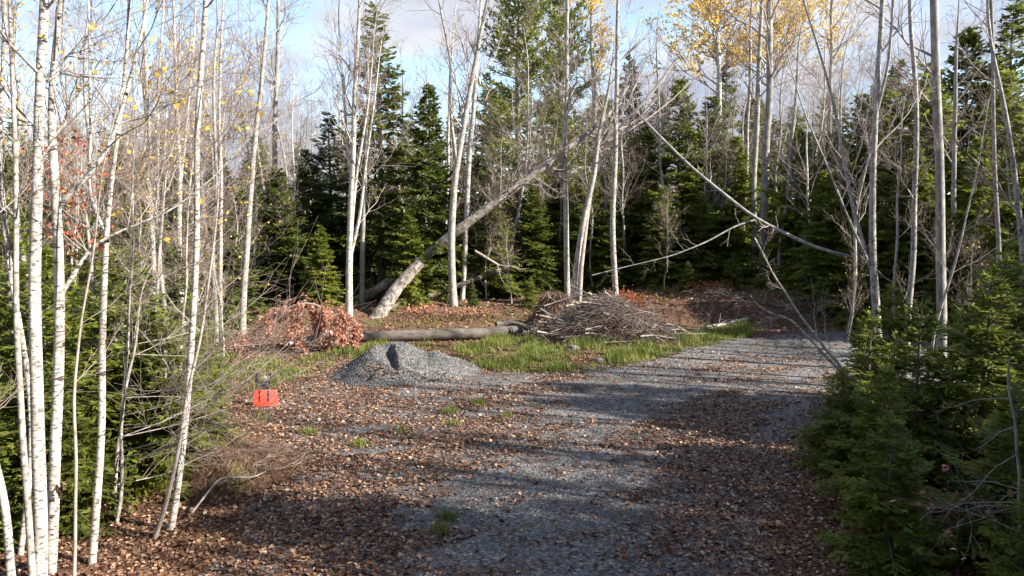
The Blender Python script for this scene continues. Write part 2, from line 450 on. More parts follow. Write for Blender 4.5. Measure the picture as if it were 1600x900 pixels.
# ------------------------------------------------------------------ conifers
def conifer_meshes(name, H, W, seed, needles, kind='fir', bare=0.03, step=0.16, nb=6, sp=0.09, wid=0.045, sub=True, open_=0.0, bk='conifer_bark', power=0.85):
    rng = np.random.RandomState(seed)
    tr = Soup(); cr = Soup(); br = Soup()
    k = 9
    tz = np.linspace(-0.15, H, k)
    tp = np.stack([np.cumsum(rng.normal(size=k) * 0.006 * H) * 0.4, np.cumsum(rng.normal(size=k) * 0.006 * H) * 0.4, tz], 1)
    tp[:, :2] -= tp[0, :2]
    r0 = 0.011 * H + 0.012
    trr = r0 * (1 - np.linspace(0, 1, k)) ** 0.8 + 0.006
    tubes(tr, tp[None], trr[None], 7)
    P0, D0, N0, L0, W0 = [], [], [], [], []
    z = bare * H + 0.05
    side_mod = rng.rand(8) * 0.35 + 0.75
    while z < H * 0.995:
        f = 1 - z / H
        n = max(3, int(nb * (0.55 + 0.6 * f) + rng.rand()))
        for j in range(n):
            if rng.rand() < open_: continue
            az = rng.rand() * 6.283
            Lb = (W * (f ** power) * side_mod[int(az / 0.7854) % 8] * (0.72 + 0.4 * rng.rand()) + 0.05)
            if kind == 'dense': Lb *= 1.0
            base = np.array([np.interp(z, tz, tp[:, 0]), np.interp(z, tz, tp[:, 1]), z + rng.normal() * step * 0.25])
            el0 = R(38) * (1 - f) ** 1.3 + R(6) - R(26) * f * f + rng.normal() * 0.10
            droop = (0.10 + 0.22 * f) if kind != 'pine' else -0.12
            K = 6
            s = np.linspace(0, 1, K)
            h = np.array([math.cos(az), math.sin(az), 0])
            pts = base + Lb * (np.outer(s * math.cos(el0), h) + np.outer(s * math.sin(el0) - droop * s ** 1.7 + 0.10 * s ** 4, (0, 0, 1)))
            pts += rng.normal(size=(K, 3)) * 0.02 * Lb * s[:, None]
            tubes(br, pts[None], (np.maximum(r0 * 0.28 * f ** 0.5, 0.006) * (1 - 0.8 * s))[None], 3)
            ns = max(3, int(Lb / sp))
            st = 0.10 + 0.90 * (np.arange(ns) + rng.rand(ns) * 0.7) / ns
            st = np.clip(st, 0, 1)
            for sg in (-1, 1):
                p = np.stack([np.interp(st, s, pts[:, i]) for i in range(3)], 1)
                tang = nrm(pts[np.clip((st * (K - 1)).astype(int) + 1, 1, K - 1)] - pts[np.clip((st * (K - 1)).astype(int), 0, K - 2)])
                sd = nrm(np.cross(tang, (0, 0, 1.0))) * sg
                ang = R(52) + rng.normal(size=ns) * 0.2
                d = nrm(tang * np.cos(ang)[:, None] + sd * np.sin(ang)[:, None] + np.array((0, 0, -0.12)) + rng.normal(size=(ns, 3)) * 0.14)
                if kind == 'pine':
                    d = nrm(d + np.array((0, 0, 0.35)) + rng.normal(size=(ns, 3)) * 0.3)
                l = (0.42 * Lb * (1.02 - st) * (0.6 + 0.7 * rng.rand(ns)) + sp * 1.1)
                l = np.minimum(l, 0.75 if kind != 'pine' else 0.5)
                up = nrm(np.array((0, 0, 1.0)) + rng.normal(size=(ns, 3)) * 0.38)
                P0.append(p); D0.append(d); N0.append(up); L0.append(l); W0.append(np.full(ns, wid) * (0.8 + 0.5 * rng.rand(ns)))
                if sub:
                    rep = np.maximum(1, (l / (sp * 0.9)).astype(int))
                    ii = np.repeat(np.arange(ns), rep)
                    u = rng.rand(len(ii)) * 0.85 + 0.08
                    pp = p[ii] + d[ii] * (l[ii] * u)[:, None]
                    s2 = nrm(np.cross(d[ii], up[ii])) * np.where(rng.rand(len(ii)) < 0.5, -1, 1)[:, None]
                    dd = nrm(d[ii] * 0.75 + s2 * 0.8 + rng.normal(size=(len(ii), 3)) * (0.18 if kind != 'pine' else 0.5))
                    ll = np.minimum(l[ii] * (1.05 - u) * 0.6 + sp * 0.6, sp * 2.6)
                    P0.append(pp); D0.append(dd); N0.append(nrm(up[ii] + rng.normal(size=(len(ii), 3)) * 0.3)); L0.append(ll); W0.append(np.full(len(ii), wid * 0.85) * (0.7 + 0.5 * rng.rand(len(ii))))
            # leading shoot of the branch
            P0.append(pts[-2:-1]); D0.append(nrm(pts[-1:] - pts[-2:-1])); N0.append(np.array([[0.1, 0.1, 1.0]])); L0.append(np.array([Lb * 0.25 + 0.06])); W0.append(np.array([wid]))
        z += step * (0.75 + 0.5 * rng.rand()) * (0.6 + 0.5 * f)
    P0.append(tp[-1:] - np.array([[0, 0, 0.12]])); D0.append(np.array([[0.02, 0.0, 1.0]])); N0.append(np.array([[1.0, 0.2, 0]])); L0.append(np.array([0.25])); W0.append(np.array([wid]))
    P, D, Nn, Ll, Ww = map(np.concatenate, (P0, D0, N0, L0, W0))
    kites(cr, P, D, Nn, Ll, Ww)
    tm = tr.mesh(name + '_trunk', M[bk], True)
    bm_ = br.mesh(name + '_branches', M[bk], True)
    cm = cr.mesh(name + '_crown', M[needles])
    return (tm, bm_, cm)

def place_conifer(kind_name, meshes, x, y, s, rz, label, group, sz=None, cat='fir tree', lean=0.0):
    o = empty(kind_name, (x, y, float(surf(x, y)) - 0.03), rz)
    o.scale = (s, s, sz or s)
    o.rotation_euler = (lean, lean * 0.5, rz)
    tag(o, label, cat, group)
    a = link('trunk', meshes[0], o)
    b = link('branches', meshes[1], o); b['kind'] = 'stuff'
    c = link('crown', meshes[2], o); c['kind'] = 'stuff'
    return o

rnd = random.Random(5)
ORD = ['first', 'second', 'third', 'fourth', 'fifth', 'sixth', 'seventh', 'eighth', 'ninth', 'tenth', 'eleventh', 'twelfth', 'thirteenth', 'fourteenth', 'fifteenth', 'sixteenth', 'seventeenth', 'eighteenth', 'nineteenth', 'twentieth',
       'twenty-first', 'twenty-second', 'twenty-third', 'twenty-fourth', 'twenty-fifth', 'twenty-sixth', 'twenty-seventh', 'twenty-eighth', 'twenty-ninth', 'thirtieth', 'thirty-first', 'thirty-second', 'thirty-third', 'thirty-fourth', 'thirty-fifth', 'thirty-sixth']
def ordered(rows):
    for k, row in enumerate(sorted(rows, key=lambda r_: r_[0])):
        yield (ORD[k],) + tuple(row)
LOOK = {0: 'white', 1: 'grey-barked', 2: 'dark grey', 3: 'forked', 4: 'white', 5: 'yellow-leaved', 6: 'tall brushy', 7: 'low brushy', 8: 'dark grey', 9: 'dark grey', 10: 'grey-barked'}
CN = {
    'young0': conifer_meshes('young_fir_a', 2.6, 1.15, 11, 'fir', step=0.11, nb=6, sp=0.070, wid=0.040),
    'young1': conifer_meshes('young_fir_b', 2.6, 1.25, 12, 'fir', step=0.12, nb=6, sp=0.070, wid=0.040),
    'young2': conifer_meshes('young_fir_c', 2.0, 1.05, 13, 'fir', step=0.105, nb=6, sp=0.066, wid=0.038),
    'fir0': conifer_meshes('fir_a', 8.0, 2.7, 21, 'fir', step=0.25, nb=8, sp=0.16, wid=0.12, open_=0.08, power=0.68),
    'fir1': conifer_meshes('fir_b', 8.0, 2.6, 22, 'fir', step=0.27, nb=8, sp=0.16, wid=0.12, open_=0.12, power=0.72),
    'fir2': conifer_meshes('fir_c', 8.0, 2.9, 23, 'fir', step=0.28, nb=8, sp=0.165, wid=0.125, open_=0.12, power=0.64),
    'spruce0': conifer_meshes('spruce_a', 10.0, 2.5, 31, 'spruce', step=0.34, nb=7, sp=0.18, wid=0.12, open_=0.15, power=0.75),
    'spruce1': conifer_meshes('spruce_b', 10.0, 2.2, 32, 'spruce', step=0.38, nb=6, sp=0.18, wid=0.12, open_=0.22, bare=0.08),
    'spire': conifer_meshes('spire_spruce', 12.0, 2.3, 33, 'spruce', step=0.40, nb=8, sp=0.17, wid=0.12, open_=0.2, bare=0.14, power=0.55),
    'pine': conifer_meshes('pine_a', 17.0, 3.8, 34, 'pine', kind='pine', step=0.5, nb=7, sp=0.16, wid=0.10, open_=0.2, bare=0.22, power=0.5),
    'larch': conifer_meshes('larch_a', 10.0, 2.0, 35, 'larch', step=0.4, nb=6, sp=0.2, wid=0.11, open_=0.2, bare=0.2),
}
REFH = {'young0': 2.6, 'young1': 2.6, 'young2': 2.0, 'fir0': 8, 'fir1': 8, 'fir2': 8, 'spruce0': 10, 'spruce1': 10, 'spire': 12, 'pine': 17, 'larch': 10}

def conifer_px(var, px, D, tipy, label, group=None, wide=1.0, name=None, cat=None):
    p = at(px, tipy, D)
    h = p[2] - float(surf(p[0], D))
    s = h / REFH[var]
    o = place_conifer(name or ('young_fir' if var.startswith('young') else {'fir': 'fir_tree', 'spr': 'spruce_tree', 'spi': 'spruce_tree', 'pin': 'pine_tree', 'lar': 'larch_tree'}[var[:3]]),
                      CN[var], p[0], D, s * wide, rnd.random() * 6.28, label, group, s,
                      cat or {'you': 'fir tree', 'fir': 'fir tree', 'spr': 'spruce tree', 'spi': 'spruce tree', 'pin': 'pine tree', 'lar': 'larch tree'}[var[:3]])
    return o

# one of a kind, along the back of the clearing
conifer_px('spire', 586, 29, 8, 'tall thin spruce with ragged crown rising behind the white birch', wide=1.2)
conifer_px('fir0', 668, 28, 132, 'bright green pointed fir left of the birch the dead trunk leans on', wide=0.85)
conifer_px('pine', 812, 36, -110, 'big feathery yellow-green pine above the leaning dead trunk', wide=1.15)
conifer_px('pine', 880, 39, -60, 'paler pine just right of the biggest pine crown', wide=1.0)
conifer_px('larch', 722, 40, 165, 'golden larch half hidden behind the birch clump in the centre')
conifer_px('spruce0', 515, 30, 175, 'dark spruce left of the tall ragged spruce', wide=1.3)
conifer_px('spruce1', 610, 35, 190, 'dark spruce between the ragged spruce and the bright pointed fir', wide=1.2)
conifer_px('fir1', 1062, 31, 128, 'tallest green fir in the dark wall right of centre')
conifer_px('fir2', 1005, 32, 190, 'dark fir standing behind the white birch right of the dead trunk')
conifer_px('spruce0', 985, 40, 85, 'dark spruce tip showing far behind the fallen crown')
conifer_px('fir0', 1112, 34, 150, 'fir under the yellow aspen crown')
conifer_px('spruce0', 1135, 40, 95, 'dark blue-green spruce behind the yellow aspen trunk')
conifer_px('fir1', 1150, 31, 215, 'fir left of the thick pair of grey trunks')
conifer_px('fir2', 1250, 29, 185, 'fir right of the thick pair of grey trunks')
conifer_px('fir0', 1300, 27.5, 205, 'fir at the head of the gravel drive behind bare saplings')
conifer_px('fir1', 1345, 28, 150, 'fir directly behind the forked grey tree')
conifer_px('spruce0', 1405, 27, 95, 'tall dark spruce between the forked tree and the thick grey pole trunk', wide=1.2)
conifer_px('fir2', 1455, 25.5, 120, 'fir behind the thick straight grey trunk on the right')
conifer_px('fir0', 1515, 27, 45, 'tall fir right of the thick straight grey trunk')
conifer_px('fir1', 1545, 25, 190, 'lit fir between the two rightmost thin trunks')
conifer_px('spruce0', 1590, 26, -10, 'tallest spruce at the right edge of the picture', wide=1.1)
conifer_px('fir0', 1600, 20, 180, 'fir cut by the right edge above the young firs')
conifer_px('fir2', 1400, 24, 300, 'low fir behind the trunk of the forked grey tree')
conifer_px('fir0', 1490, 21, 330, 'low lit fir behind the foreground firs on the right')
conifer_px('fir0', 432, 27, 262, 'bushy light green fir above the rust-leaved branch', wide=1.25)
conifer_px('fir1', 478, 30, 235, 'fir left of the white birch and behind the bushy light green fir')
conifer_px('fir2', 500, 26, 352, 'small fir just left of the white birch base', wide=1.1)
conifer_px('fir1', 640, 26.5, 322, 'low fir behind the lower end of the leaning dead trunk', wide=1.1)
conifer_px('fir2', 770, 29, 310, 'dark fir under the middle of the leaning dead trunk', wide=1.2)
conifer_px('fir0', 835, 30, 290, 'dark fir behind the brush pile', wide=1.15)
conifer_px('fir1', 915, 31, 265, 'dark fir between the two slim birches right of the brush pile', wide=1.15)
conifer_px('spruce1', 760, 42, 110, 'thin spruce behind the birch clump and left of the big pine')
conifer_px('young0', 738, 26.3, 440, 'small bright fir seedling on the bank right of the birch base')
conifer_px('young1', 830, 26.0, 432, 'small fir on the bank left of the brush pile')
conifer_px('young1', 1075, 27.0, 408, 'small fir at the foot of the dark fir wall')
conifer_px('young2', 1145, 27.5, 395, 'young fir left of the base of the pair of grey trunks')
conifer_px('young0', 1262, 27.5, 405, 'young fir on the bank right of the pair of grey trunks')
conifer_px('young2', 1320, 26, 418, 'young fir on the bank behind the bare white V-shaped stem')
conifer_px('fir0', 205, 20, 325, 'lit fir low in the left thicket, seen between the forked alder and slanting birch', wide=1.1)
conifer_px('fir2', 285, 23, 300, 'lit fir low in the left thicket directly behind the slanting birch', wide=1.1)
conifer_px('fir1', 352, 24, 318, 'lit fir low in the left thicket right of the slanting birch', wide=1.15)
conifer_px('fir1', 115, 18, 330, 'lit fir low behind the leaves of the red maple', wide=1.1)
conifer_px('fir0', 1292, 25.2, 265, 'low lit fir beside the head of the drive, left of the forked grey tree', wide=1.1)
conifer_px('fir2', 1432, 23.5, 235, 'lit fir between the slim grey birch and the thick straight trunk', wide=1.05)
conifer_px('fir1', 1535, 22.0, 215, 'lit fir directly behind the dark thin trunk near the right edge', wide=1.1)
conifer_px('fir0', 1578, 23.5, 110, 'tall lit fir behind the rightmost slim birch', wide=1.0)
conifer_px('fir2', 1345, 24.2, 320, 'low fir just left of the forked grey tree base', wide=1.1)
for od, px, D, ty in ordered(((215, 26, 250), (150, 24, 280), (290, 30, 240), (350, 32, 262), (60, 22, 230), (385, 36, 250), (-20, 19, 200), (245, 36, 215))):
    conifer_px(rnd.choice(('fir0', 'fir1', 'fir2')), px, D, ty, 'dark fir, %s from the left in the thicket behind the left birches' % od, 'firs deep in the left thicket')
for od, px, D, ty in ordered(((960, 29.5, 330), (1035, 29, 290), (1095, 29.5, 300), (1185, 34, 250), (1215, 36, 190), (875, 34, 240), (1370, 38, 130))):
    conifer_px(rnd.choice(('fir0', 'fir1', 'fir2')), px, D, ty, 'shaded fir, %s from the left in the conifer wall behind the bank' % od, 'firs in the wall behind the bank', 1.1)

# understory firs that fill the wood between the trunks
ru = random.Random(17)
rows = [(90 + k * 43 + ru.uniform(-14, 14), ru.uniform(31, 43), ru.uniform(225, 330)) for k in range(36)]
for od, px, D, ty in ordered(rows):
    conifer_px(ru.choice(('fir0', 'fir1', 'fir2', 'spruce0')), px, D, ty, 'shaded understory evergreen inside the wood, %s from the left' % od, 'understory evergreens inside the wood', 1.35)

# young firs in the left and right foreground
YL = [(-6.1, 9.4, 3.3, 'young0', 'young fir behind the thick white birch at the left edge'),
      (-5.35, 10.0, 3.15, 'young1', 'bright young fir behind the forked alder stem on the left'),
      (-7.3, 10.6, 3.6, 'young1', 'young fir cut by the left edge of the picture'),
      (-4.75, 9.8, 2.2, 'young2', 'low young fir right of the forked alder stem'),
      (-5.3, 8.3, 2.0, 'young0', 'low young fir between the white birches at lower left'),
      (-5.75, 13.0, 2.1, 'young1', 'young fir beside the slanting slim birch on the left'),
      (-6.2, 8.0, 2.4, 'young2', 'dark young fir at the lower left corner'),
      (-6.9, 12.6, 3.0, 'young0', 'young fir under the small red maple'),
      (-7.4, 16.0, 3.0, 'young1', 'young fir seen through the branches left of the slanting birch'),
      (-8.6, 15.0, 3.6, 'young0', 'young fir deep behind the forked alder stem')]
for x, y, h, v, lab in YL:
    s = h / REFH[v]
    place_conifer('young_fir', CN[v], x, y, s * 1.05, rnd.random() * 6.28, lab, 'young firs on the left', s)
YR = [(3.95, 7.4, 1.6, 'young2', 'lowest young fir leaning over the leaves at the right'),
      (4.5, 8.6, 1.9, 'young0', 'shaded young fir at the left end of the right-hand thicket'),
      (5.4, 9.6, 2.55, 'young1', 'young fir in the middle of the right-hand thicket'),
      (6.5, 9.9, 2.9, 'young0', 'tallest lit young fir of the right-hand thicket'),
      (5.15, 7.3, 2.0, 'young1', 'young fir at the bottom edge right of the dark leaves'),
      (6.2, 8.2, 2.4, 'young2', 'sunlit young fir near the lower right corner'),
      (4.6, 6.2, 1.5, 'young0', 'young fir cut by the bottom edge at the right'),
      (5.6, 11.3, 2.1, 'young2', 'young fir at the foot of the forked grey tree'),
      (7.6, 11.2, 3.1, 'young1', 'young fir at the right edge behind the sunlit ones'),
      (4.75, 10.3, 1.5, 'young1', 'small fir beside the bare white V-shaped stem'),
      (6.9, 13.2, 2.4, 'young0', 'young fir behind the base of the thick straight grey trunk'),
      (5.9, 6.6, 2.1, 'young2', 'young fir in the lower right corner of the picture'),
      (8.9, 12.8, 3.2, 'young2', 'young fir at the right edge below the rightmost slim birch')]
for x, y, h, v, lab in YR:
    s = h / REFH[v]
    place_conifer('young_fir', CN[v], x, y, s * 1.08, rnd.random() * 6.28, lab, 'young firs in the right foreground', s)
# forest going on beside the clearing, right of the picture: it shades the foreground
for x, y, h, v in ((9.2, 4.6, 6, 'fir0'), (14, 4.8, 9, 'spruce0'), (17.5, 5.0, 10, 'spruce1'), (21, 4.9, 12, 'spruce0'), (15.5, 5.6, 10.5, 'spruce1'), (19, 4.2, 12.5, 'spire'), (22, 4.0, 15, 'spire'), (17.6, 3.2, 11, 'fir1'), (10.5, 2.5, 7, 'fir1'), (26, 2.6, 17, 'pine'),
                   (24, 10.8, 11, 'spruce1'), (16.2, 10.6, 10.8, 'spruce1'), (18.2, 11.6, 12, 'spire'), (19.5, 12.6, 8.5, 'fir2'), (15, 11.2, 8, 'fir0'), (23.5, 9.0, 15, 'spire'), (21, 10.2, 12.5, 'spruce0'), (25, 5.6, 15.5, 'spire'), (28, 4.6, 18, 'spruce1'), (27.5, 8.8, 18, 'spire'),
                   (10.4, 5.4, 10, 'spire'), (9.6, 2.6, 9.0, 'spire'), (8.5, 3.7, 7.5, 'spruce1'), (12.4, 4.2, 11, 'spire')):
    y -= 0.16 * (x - 6)
    s = h / REFH[v]
    place_conifer('fir_tree' if v[0] == 'f' else 'spruce_tree', CN[v], x, y, s, rnd.random() * 6.28, 'evergreen beside the clearing beyond the right edge', 'evergreens beyond the right edge', s, 'fir tree' if v[0] == 'f' else 'spruce tree')

# the wood also closes in behind and left of the viewpoint
rb_ = random.Random(23)
for k in range(26):
    a_ = R(150 + k * 8.6); d_ = rb_.uniform(6.5, 13)
    x, y = math.cos(a_) * d_, math.sin(a_) * d_ - 1.0
    if y > 3.0: y = 3.0 - (y - 3.0)
    v = rb_.choice(('fir0', 'fir1', 'spruce0', 'spruce1', 'fir2')); h = rb_.uniform(7, 12); s = h / REFH[v]
    place_conifer('fir_tree' if v[0] == 'f' else 'spruce_tree', CN[v], x, y, s * 1.15, rb_.random() * 6.28, 'evergreen of the wood behind the viewpoint', 'evergreens behind the viewpoint', s, 'fir tree' if v[0] == 'f' else 'spruce tree')

# ------------------------------------------------------------------ bare broadleaf trees
def leaves_on(soup, rng, P, n, size, droop=0.5, tmin=0.2):
    k = P.shape[1]
    ii = rng.randint(0, len(P), n)
    t = tmin + (1 - tmin) * rng.rand(n)
    f = t * (k - 1); i = np.clip(f.astype(int), 0, k - 2); fr = (f - i)[:, None]
    p = P[ii, i] * (1 - fr) + P[ii, i + 1] * fr
    d = nrm(rng.normal(size=(n, 3)) + np.array((0, 0, -droop)))
    kites(soup, p, d, nrm(rng.normal(size=(n, 3))), size * (0.7 + 0.6 * rng.rand(n)), size * 0.8 * (0.7 + 0.5 * rng.rand(n)), fold=0.18)

def bare_meshes(name, tp, trr, seed, bk='birch', limbs=14, l0=0.35, llen=1.6, langle=(35, 60), up=0.25, sub=7, twigs=5, tw='twig', leaf=None, nleaf=0, lsize=0.06,
                rmin=0.0035, sides=8, forks=(), pref=None, pw=0.0, lmax_t=0.98, shape=0.6, limb_mat='limb', split=False):
    """tp: trunk centre line (local), returns (trunk, limbs, twigs, leaves) meshes"""
    rng = np.random.RandomState(seed)
    tr, lm, twg, lf = Soup(), Soup(), Soup(), Soup()
    stems = [(tp, trr)] + list(forks)
    allL, allR = [], []
    for q, (pts, rads) in enumerate(stems):
        Pp, Rp = resample(pts, rads, 26)
        tubes(tr, Pp[None], Rp[None], sides)
        nl = limbs if q == 0 else max(3, limbs // 2)
        lo = l0 if q == 0 else 0.15
        t = lo + (lmax_t - lo) * np.sort(rng.rand(nl))
        L = llen * (0.55 + 0.75 * rng.rand(nl)) * (1.15 - shape * (t - lo) / (1 - lo))
        ang = np.radians(rng.uniform(langle[0], langle[1], nl))
        lp, lr = spawn(rng, Pp[None], Rp[None], np.zeros(nl, int), t, L, ang, up, 6, 0.045, 0.36, rmin * 1.4, pref=pref, pw=pw)
        allL.append(lp); allR.append(lr)
    LP, LR = np.concatenate(allL), np.concatenate(allR)
    tubes(lm, LP, LR, 5)
    ii = np.repeat(np.arange(len(LP)), sub)
    t = 0.15 + 0.83 * rng.rand(len(ii))
    ll = np.linalg.norm(LP[:, -1] - LP[:, 0], axis=1)[ii]
    BP, BR = spawn(rng, LP, LR, ii, t, ll * (0.25 + 0.4 * rng.rand(len(ii))) * (1.15 - 0.6 * t), np.radians(rng.uniform(22, 55, len(ii))), 0.10, 4, 0.05, 0.6, rmin * 1.15)
    tubes(twg, BP, BR, 4)
    if twigs:
        ii = np.repeat(np.arange(len(BP)), twigs)
        t = 0.15 + 0.85 * rng.rand(len(ii))
        bl = np.linalg.norm(BP[:, -1] - BP[:, 0], axis=1)[ii]
        TP, TR = spawn(rng, BP, BR, ii, t, bl * (0.25 + 0.45 * rng.rand(len(ii))) + 0.05, np.radians(rng.uniform(20, 55, len(ii))), 0.06, 3, 0.06, 0.7, rmin * 0.8)
        tubes(twg, TP, TR, 3)
    else:
        TP = BP
    if nleaf:
        leaves_on(lf, rng, TP, nleaf, lsize)
    if split:
        lml = []
        for q in range(len(LP)):
            s1_ = Soup(); tubes(s1_, LP[q:q + 1], LR[q:q + 1], 5); lml.append(s1_.mesh(name + '_limb', M[limb_mat], True))
        trl = []
        for (pts, rads) in stems:
            s1_ = Soup(); Pp, Rp = resample(pts, rads, 26); tubes(s1_, Pp[None], Rp[None], sides); trl.append(s1_.mesh(name + '_stem', M[bk], True))
        ms = [trl, lml, twg.mesh(name + '_twigs', M[tw], True)]
    else:
        ms = [tr.mesh(name + '_trunk', M[bk], True), lm.mesh(name + '_limbs', M[limb_mat], True), twg.mesh(name + '_twigs', M[tw], True)]
    ms.append(lf.mesh(name + '_leaves', M[leaf]) if nleaf else None)
    return ms

def place_bare(nm, ms, loc, label, cat, group=None, s=1.0, rz=0.0):
    o = empty(nm, loc, rz)
    o.scale = (s, s, s)
    tag(o, label, cat, group)
    if isinstance(ms[0], list):
        for q, me_ in enumerate(ms[0]): link('side_stem' if q else 'trunk', me_, o)
        for me_ in ms[1]: link('limb', me_, o)
    else:
        link('trunk', ms[0], o); link('limbs', ms[1], o)['kind'] = 'stuff'
    link('twigs', ms[2], o)['kind'] = 'stuff'
    if ms[3]: link('leaves', ms[3], o)['kind'] = 'stuff'
    return o

def px_tree(nm, label, D, pts, seed, cat='birch tree', top=None, forks=(), name_mesh=None, group=None, Df=None, **kw):
    """pts: (px, py, width_px) from the top of what is seen down to the foot; D distance"""
    def conv(lst, D_):
        P = np.array([at(u, v, D_) for u, v, w in lst]); r = np.array([w * D_ / F * 0.385 for u, v, w in lst])
        return P, r
    P, r = conv(pts, D)
    P = P[::-1]; r = r[::-1]
    b = P[0].copy()
    gzv = float(surf(b[0], b[1]))
    d0 = nrm(P[0] - P[1]); d0[2] = min(d0[2], -0.5)
    if b[2] > gzv + 0.05:
        foot = b + d0 * ((b[2] - gzv) / -d0[2])
        foot[2] = float(surf(foot[0], foot[1])) - 0.15
        P = np.concatenate([[foot], P]); r = np.concatenate([[r[0] * 1.15], r])
    else:
        P[0, 2] = gzv - 0.15; foot = P[0]
    if top:
        d = nrm(P[-1] - P[-2]); d = nrm(d * 0.5 + np.array((0, 0, 0.5)))
        P = np.concatenate([P, [P[-1] + d * top * 0.5, P[-1] + d * top + np.array((0.1, 0.05, 0))]])
        r = np.concatenate([r, [r[-1] * 0.6, 0.008]])
    rng = np.random.RandomState(seed)
    n_ = 22
    d_ = np.concatenate([[0], np.cumsum(np.linalg.norm(np.diff(P, axis=0), axis=1))]); tt_ = np.linspace(0, d_[-1], n_)
    r = np.interp(tt_, d_, r); P = np.stack([np.interp(tt_, d_, P[:, i]) for i in range(3)], 1)
    w_ = rng.normal(size=(n_, 2)) * 0.006 * D ** 0.5 * 1.6; w_[1:-1] = 0.25 * w_[:-2] + 0.5 * w_[1:-1] + 0.25 * w_[2:]; w_[0] = 0
    P[:, :2] += w_
    loc = np.array((foot[0], foot[1], float(surf(foot[0], foot[1]))))
    fk = []
    for f in forks:
        fp, fr = conv(f, D)
        fp[:, 1] += np.linspace(0, rng.uniform(-0.5, 0.5), len(fp))
        j = np.argmin(np.abs(P[:, 2] - fp[0, 2])); 
        fp[0] = P[np.argmin(np.linalg.norm(P - fp[0], axis=1))]
        pm_ = (fp[0] + fp[1]) / 2
        d = nrm(fp[-1] - fp[-2]); e_ = min(top or 0.5, 1.2 if D < 10 else 2.5) * 0.45
        q1 = fp[-1] + nrm(d + np.array((0, 0, 0.35))) * e_; q2 = q1 + nrm(d + np.array((0.2, 0.1, 0.9))) * e_
        fp = np.concatenate([fp, [q1, q2]]); fr = np.concatenate([fr, [fr[-1] * 0.6, 0.004]])
        fk.append((fp - loc, fr))
    ms = bare_meshes(nm, P - loc, r, seed, forks=fk, split=True, **kw)
    return place_bare(nm, ms, loc, label, cat, group)

TREES = []
def T(*a, **k): TREES.append(px_tree(*a, **k))
# --- left foreground stand
b1 = px_tree('birch_tree', 'thickest white birch near the left edge, slightly crooked', 7.0,
  [(70, 0, 17), (62, 190, 19), (50, 290, 21), (48, 400, 23), (56, 520, 24), (62, 660, 26), (62, 780, 28), (60, 900, 29)], 101, top=3.5, limbs=12, l0=0.45, llen=1.3, nleaf=130, leaf='yellow_leaf', rmin=0.0028)
b2 = px_tree('birch_tree', 'white birch with dark band and curled dead leaves, right of the thickest one', 7.2,
  [(100, 0, 11), (82, 110, 13), (76, 190, 15), (82, 260, 17), (90, 320, 19), (98, 440, 20), (93, 560, 21), (90, 700, 22), (80, 800, 23), (76, 900, 24)], 102, top=3.2, limbs=12, l0=0.4, llen=1.4,
  forks=[[(92, 315, 12), (125, 285, 10), (165, 235, 9), (190, 150, 8), (215, 40, 6)], [(103, 430, 9), (135, 385, 7), (180, 360, 6), (250, 330, 4)]], nleaf=170, leaf='yellow_leaf', rmin=0.0028)
T('birch_tree', 'slim brownish birch left of the thickest white birch', 6.8, [(20, 0, 7), (23, 200, 9), (21, 400, 11), (24, 500, 12), (32, 650, 13), (44, 800, 14), (50, 900, 15)], 103, top=2.5, limbs=9, l0=0.35, llen=1.1, bk='birch_grey', rmin=0.0026)
T('birch_tree', 'thin white birch stem touching the left edge', 7.6, [(4, 60, 9), (1, 250, 10), (6, 370, 11), (18, 450, 11), (40, 540, 11), (52, 640, 11), (40, 800, 12), (30, 900, 12)], 104, top=2.5, limbs=6, l0=0.3, llen=1.0, rmin=0.0026)
T('birch_tree', 'short white stem cut by the lower left corner', 6.0, [(-60, 300, 8), (-30, 600, 12), (-6, 750, 16), (10, 830, 17), (18, 900, 18)], 105, top=1.5, limbs=6, l0=0.3, llen=0.9, rmin=0.0026)
T('alder_tree', 'grey alder forking in two at mid-height, third stem from the left', 7.4, [(205, 0, 6), (192, 150, 8), (180, 280, 9), (166, 380, 12), (162, 450, 13), (160, 560, 14), (160, 660, 15), (152, 780, 16), (142, 900, 17)], 106,
  cat='alder tree', top=2.6, bk='birch', limbs=10, l0=0.55, llen=1.2, forks=[[(164, 385, 8), (152, 330, 7), (150, 290, 6), (160, 200, 5), (164, 60, 4)]], nleaf=130, leaf='yellow_leaf', rmin=0.0026)
T('birch_tree', 'tall slanting white birch standing alone at the left of the clearing', 8.2, [(317, 0, 10), (312, 170, 11), (308, 400, 12), (302, 540, 13), (288, 700, 14), (276, 820, 15), (266, 900, 16)], 107, top=3.4, limbs=16, l0=0.62, llen=1.3, nleaf=240, leaf='yellow_leaf', rmin=0.0028)
T('alder_tree', 'thin brown stem crossing the slanting birch near its foot', 8.0, [(345, 260, 3), (325, 440, 5), (305, 560, 6), (285, 660, 7), (262, 790, 9), (235, 890, 10)], 108, cat='alder tree', top=1.2, bk='limb', limbs=8, l0=0.3, llen=1.0, rmin=0.0026)
T('alder_tree', 'wavy thin sapling between the white birch and the forked alder', 7.0, [(145, 400, 4), (125, 480, 5), (112, 600, 6), (120, 700, 7), (118, 800, 7), (114, 900, 8)], 109, cat='alder tree', top=1.6, bk='limb', limbs=8, l0=0.3, llen=0.9, rmin=0.0024)
T('alder_tree', 'slim pale sapling right of the forked alder stem', 8.4, [(208, 330, 4), (203, 480, 6), (195, 640, 7), (188, 780, 8), (180, 890, 9)], 110, cat='alder tree', top=1.8, bk='birch_grey', limbs=9, l0=0.3, llen=1.1, rmin=0.0026)
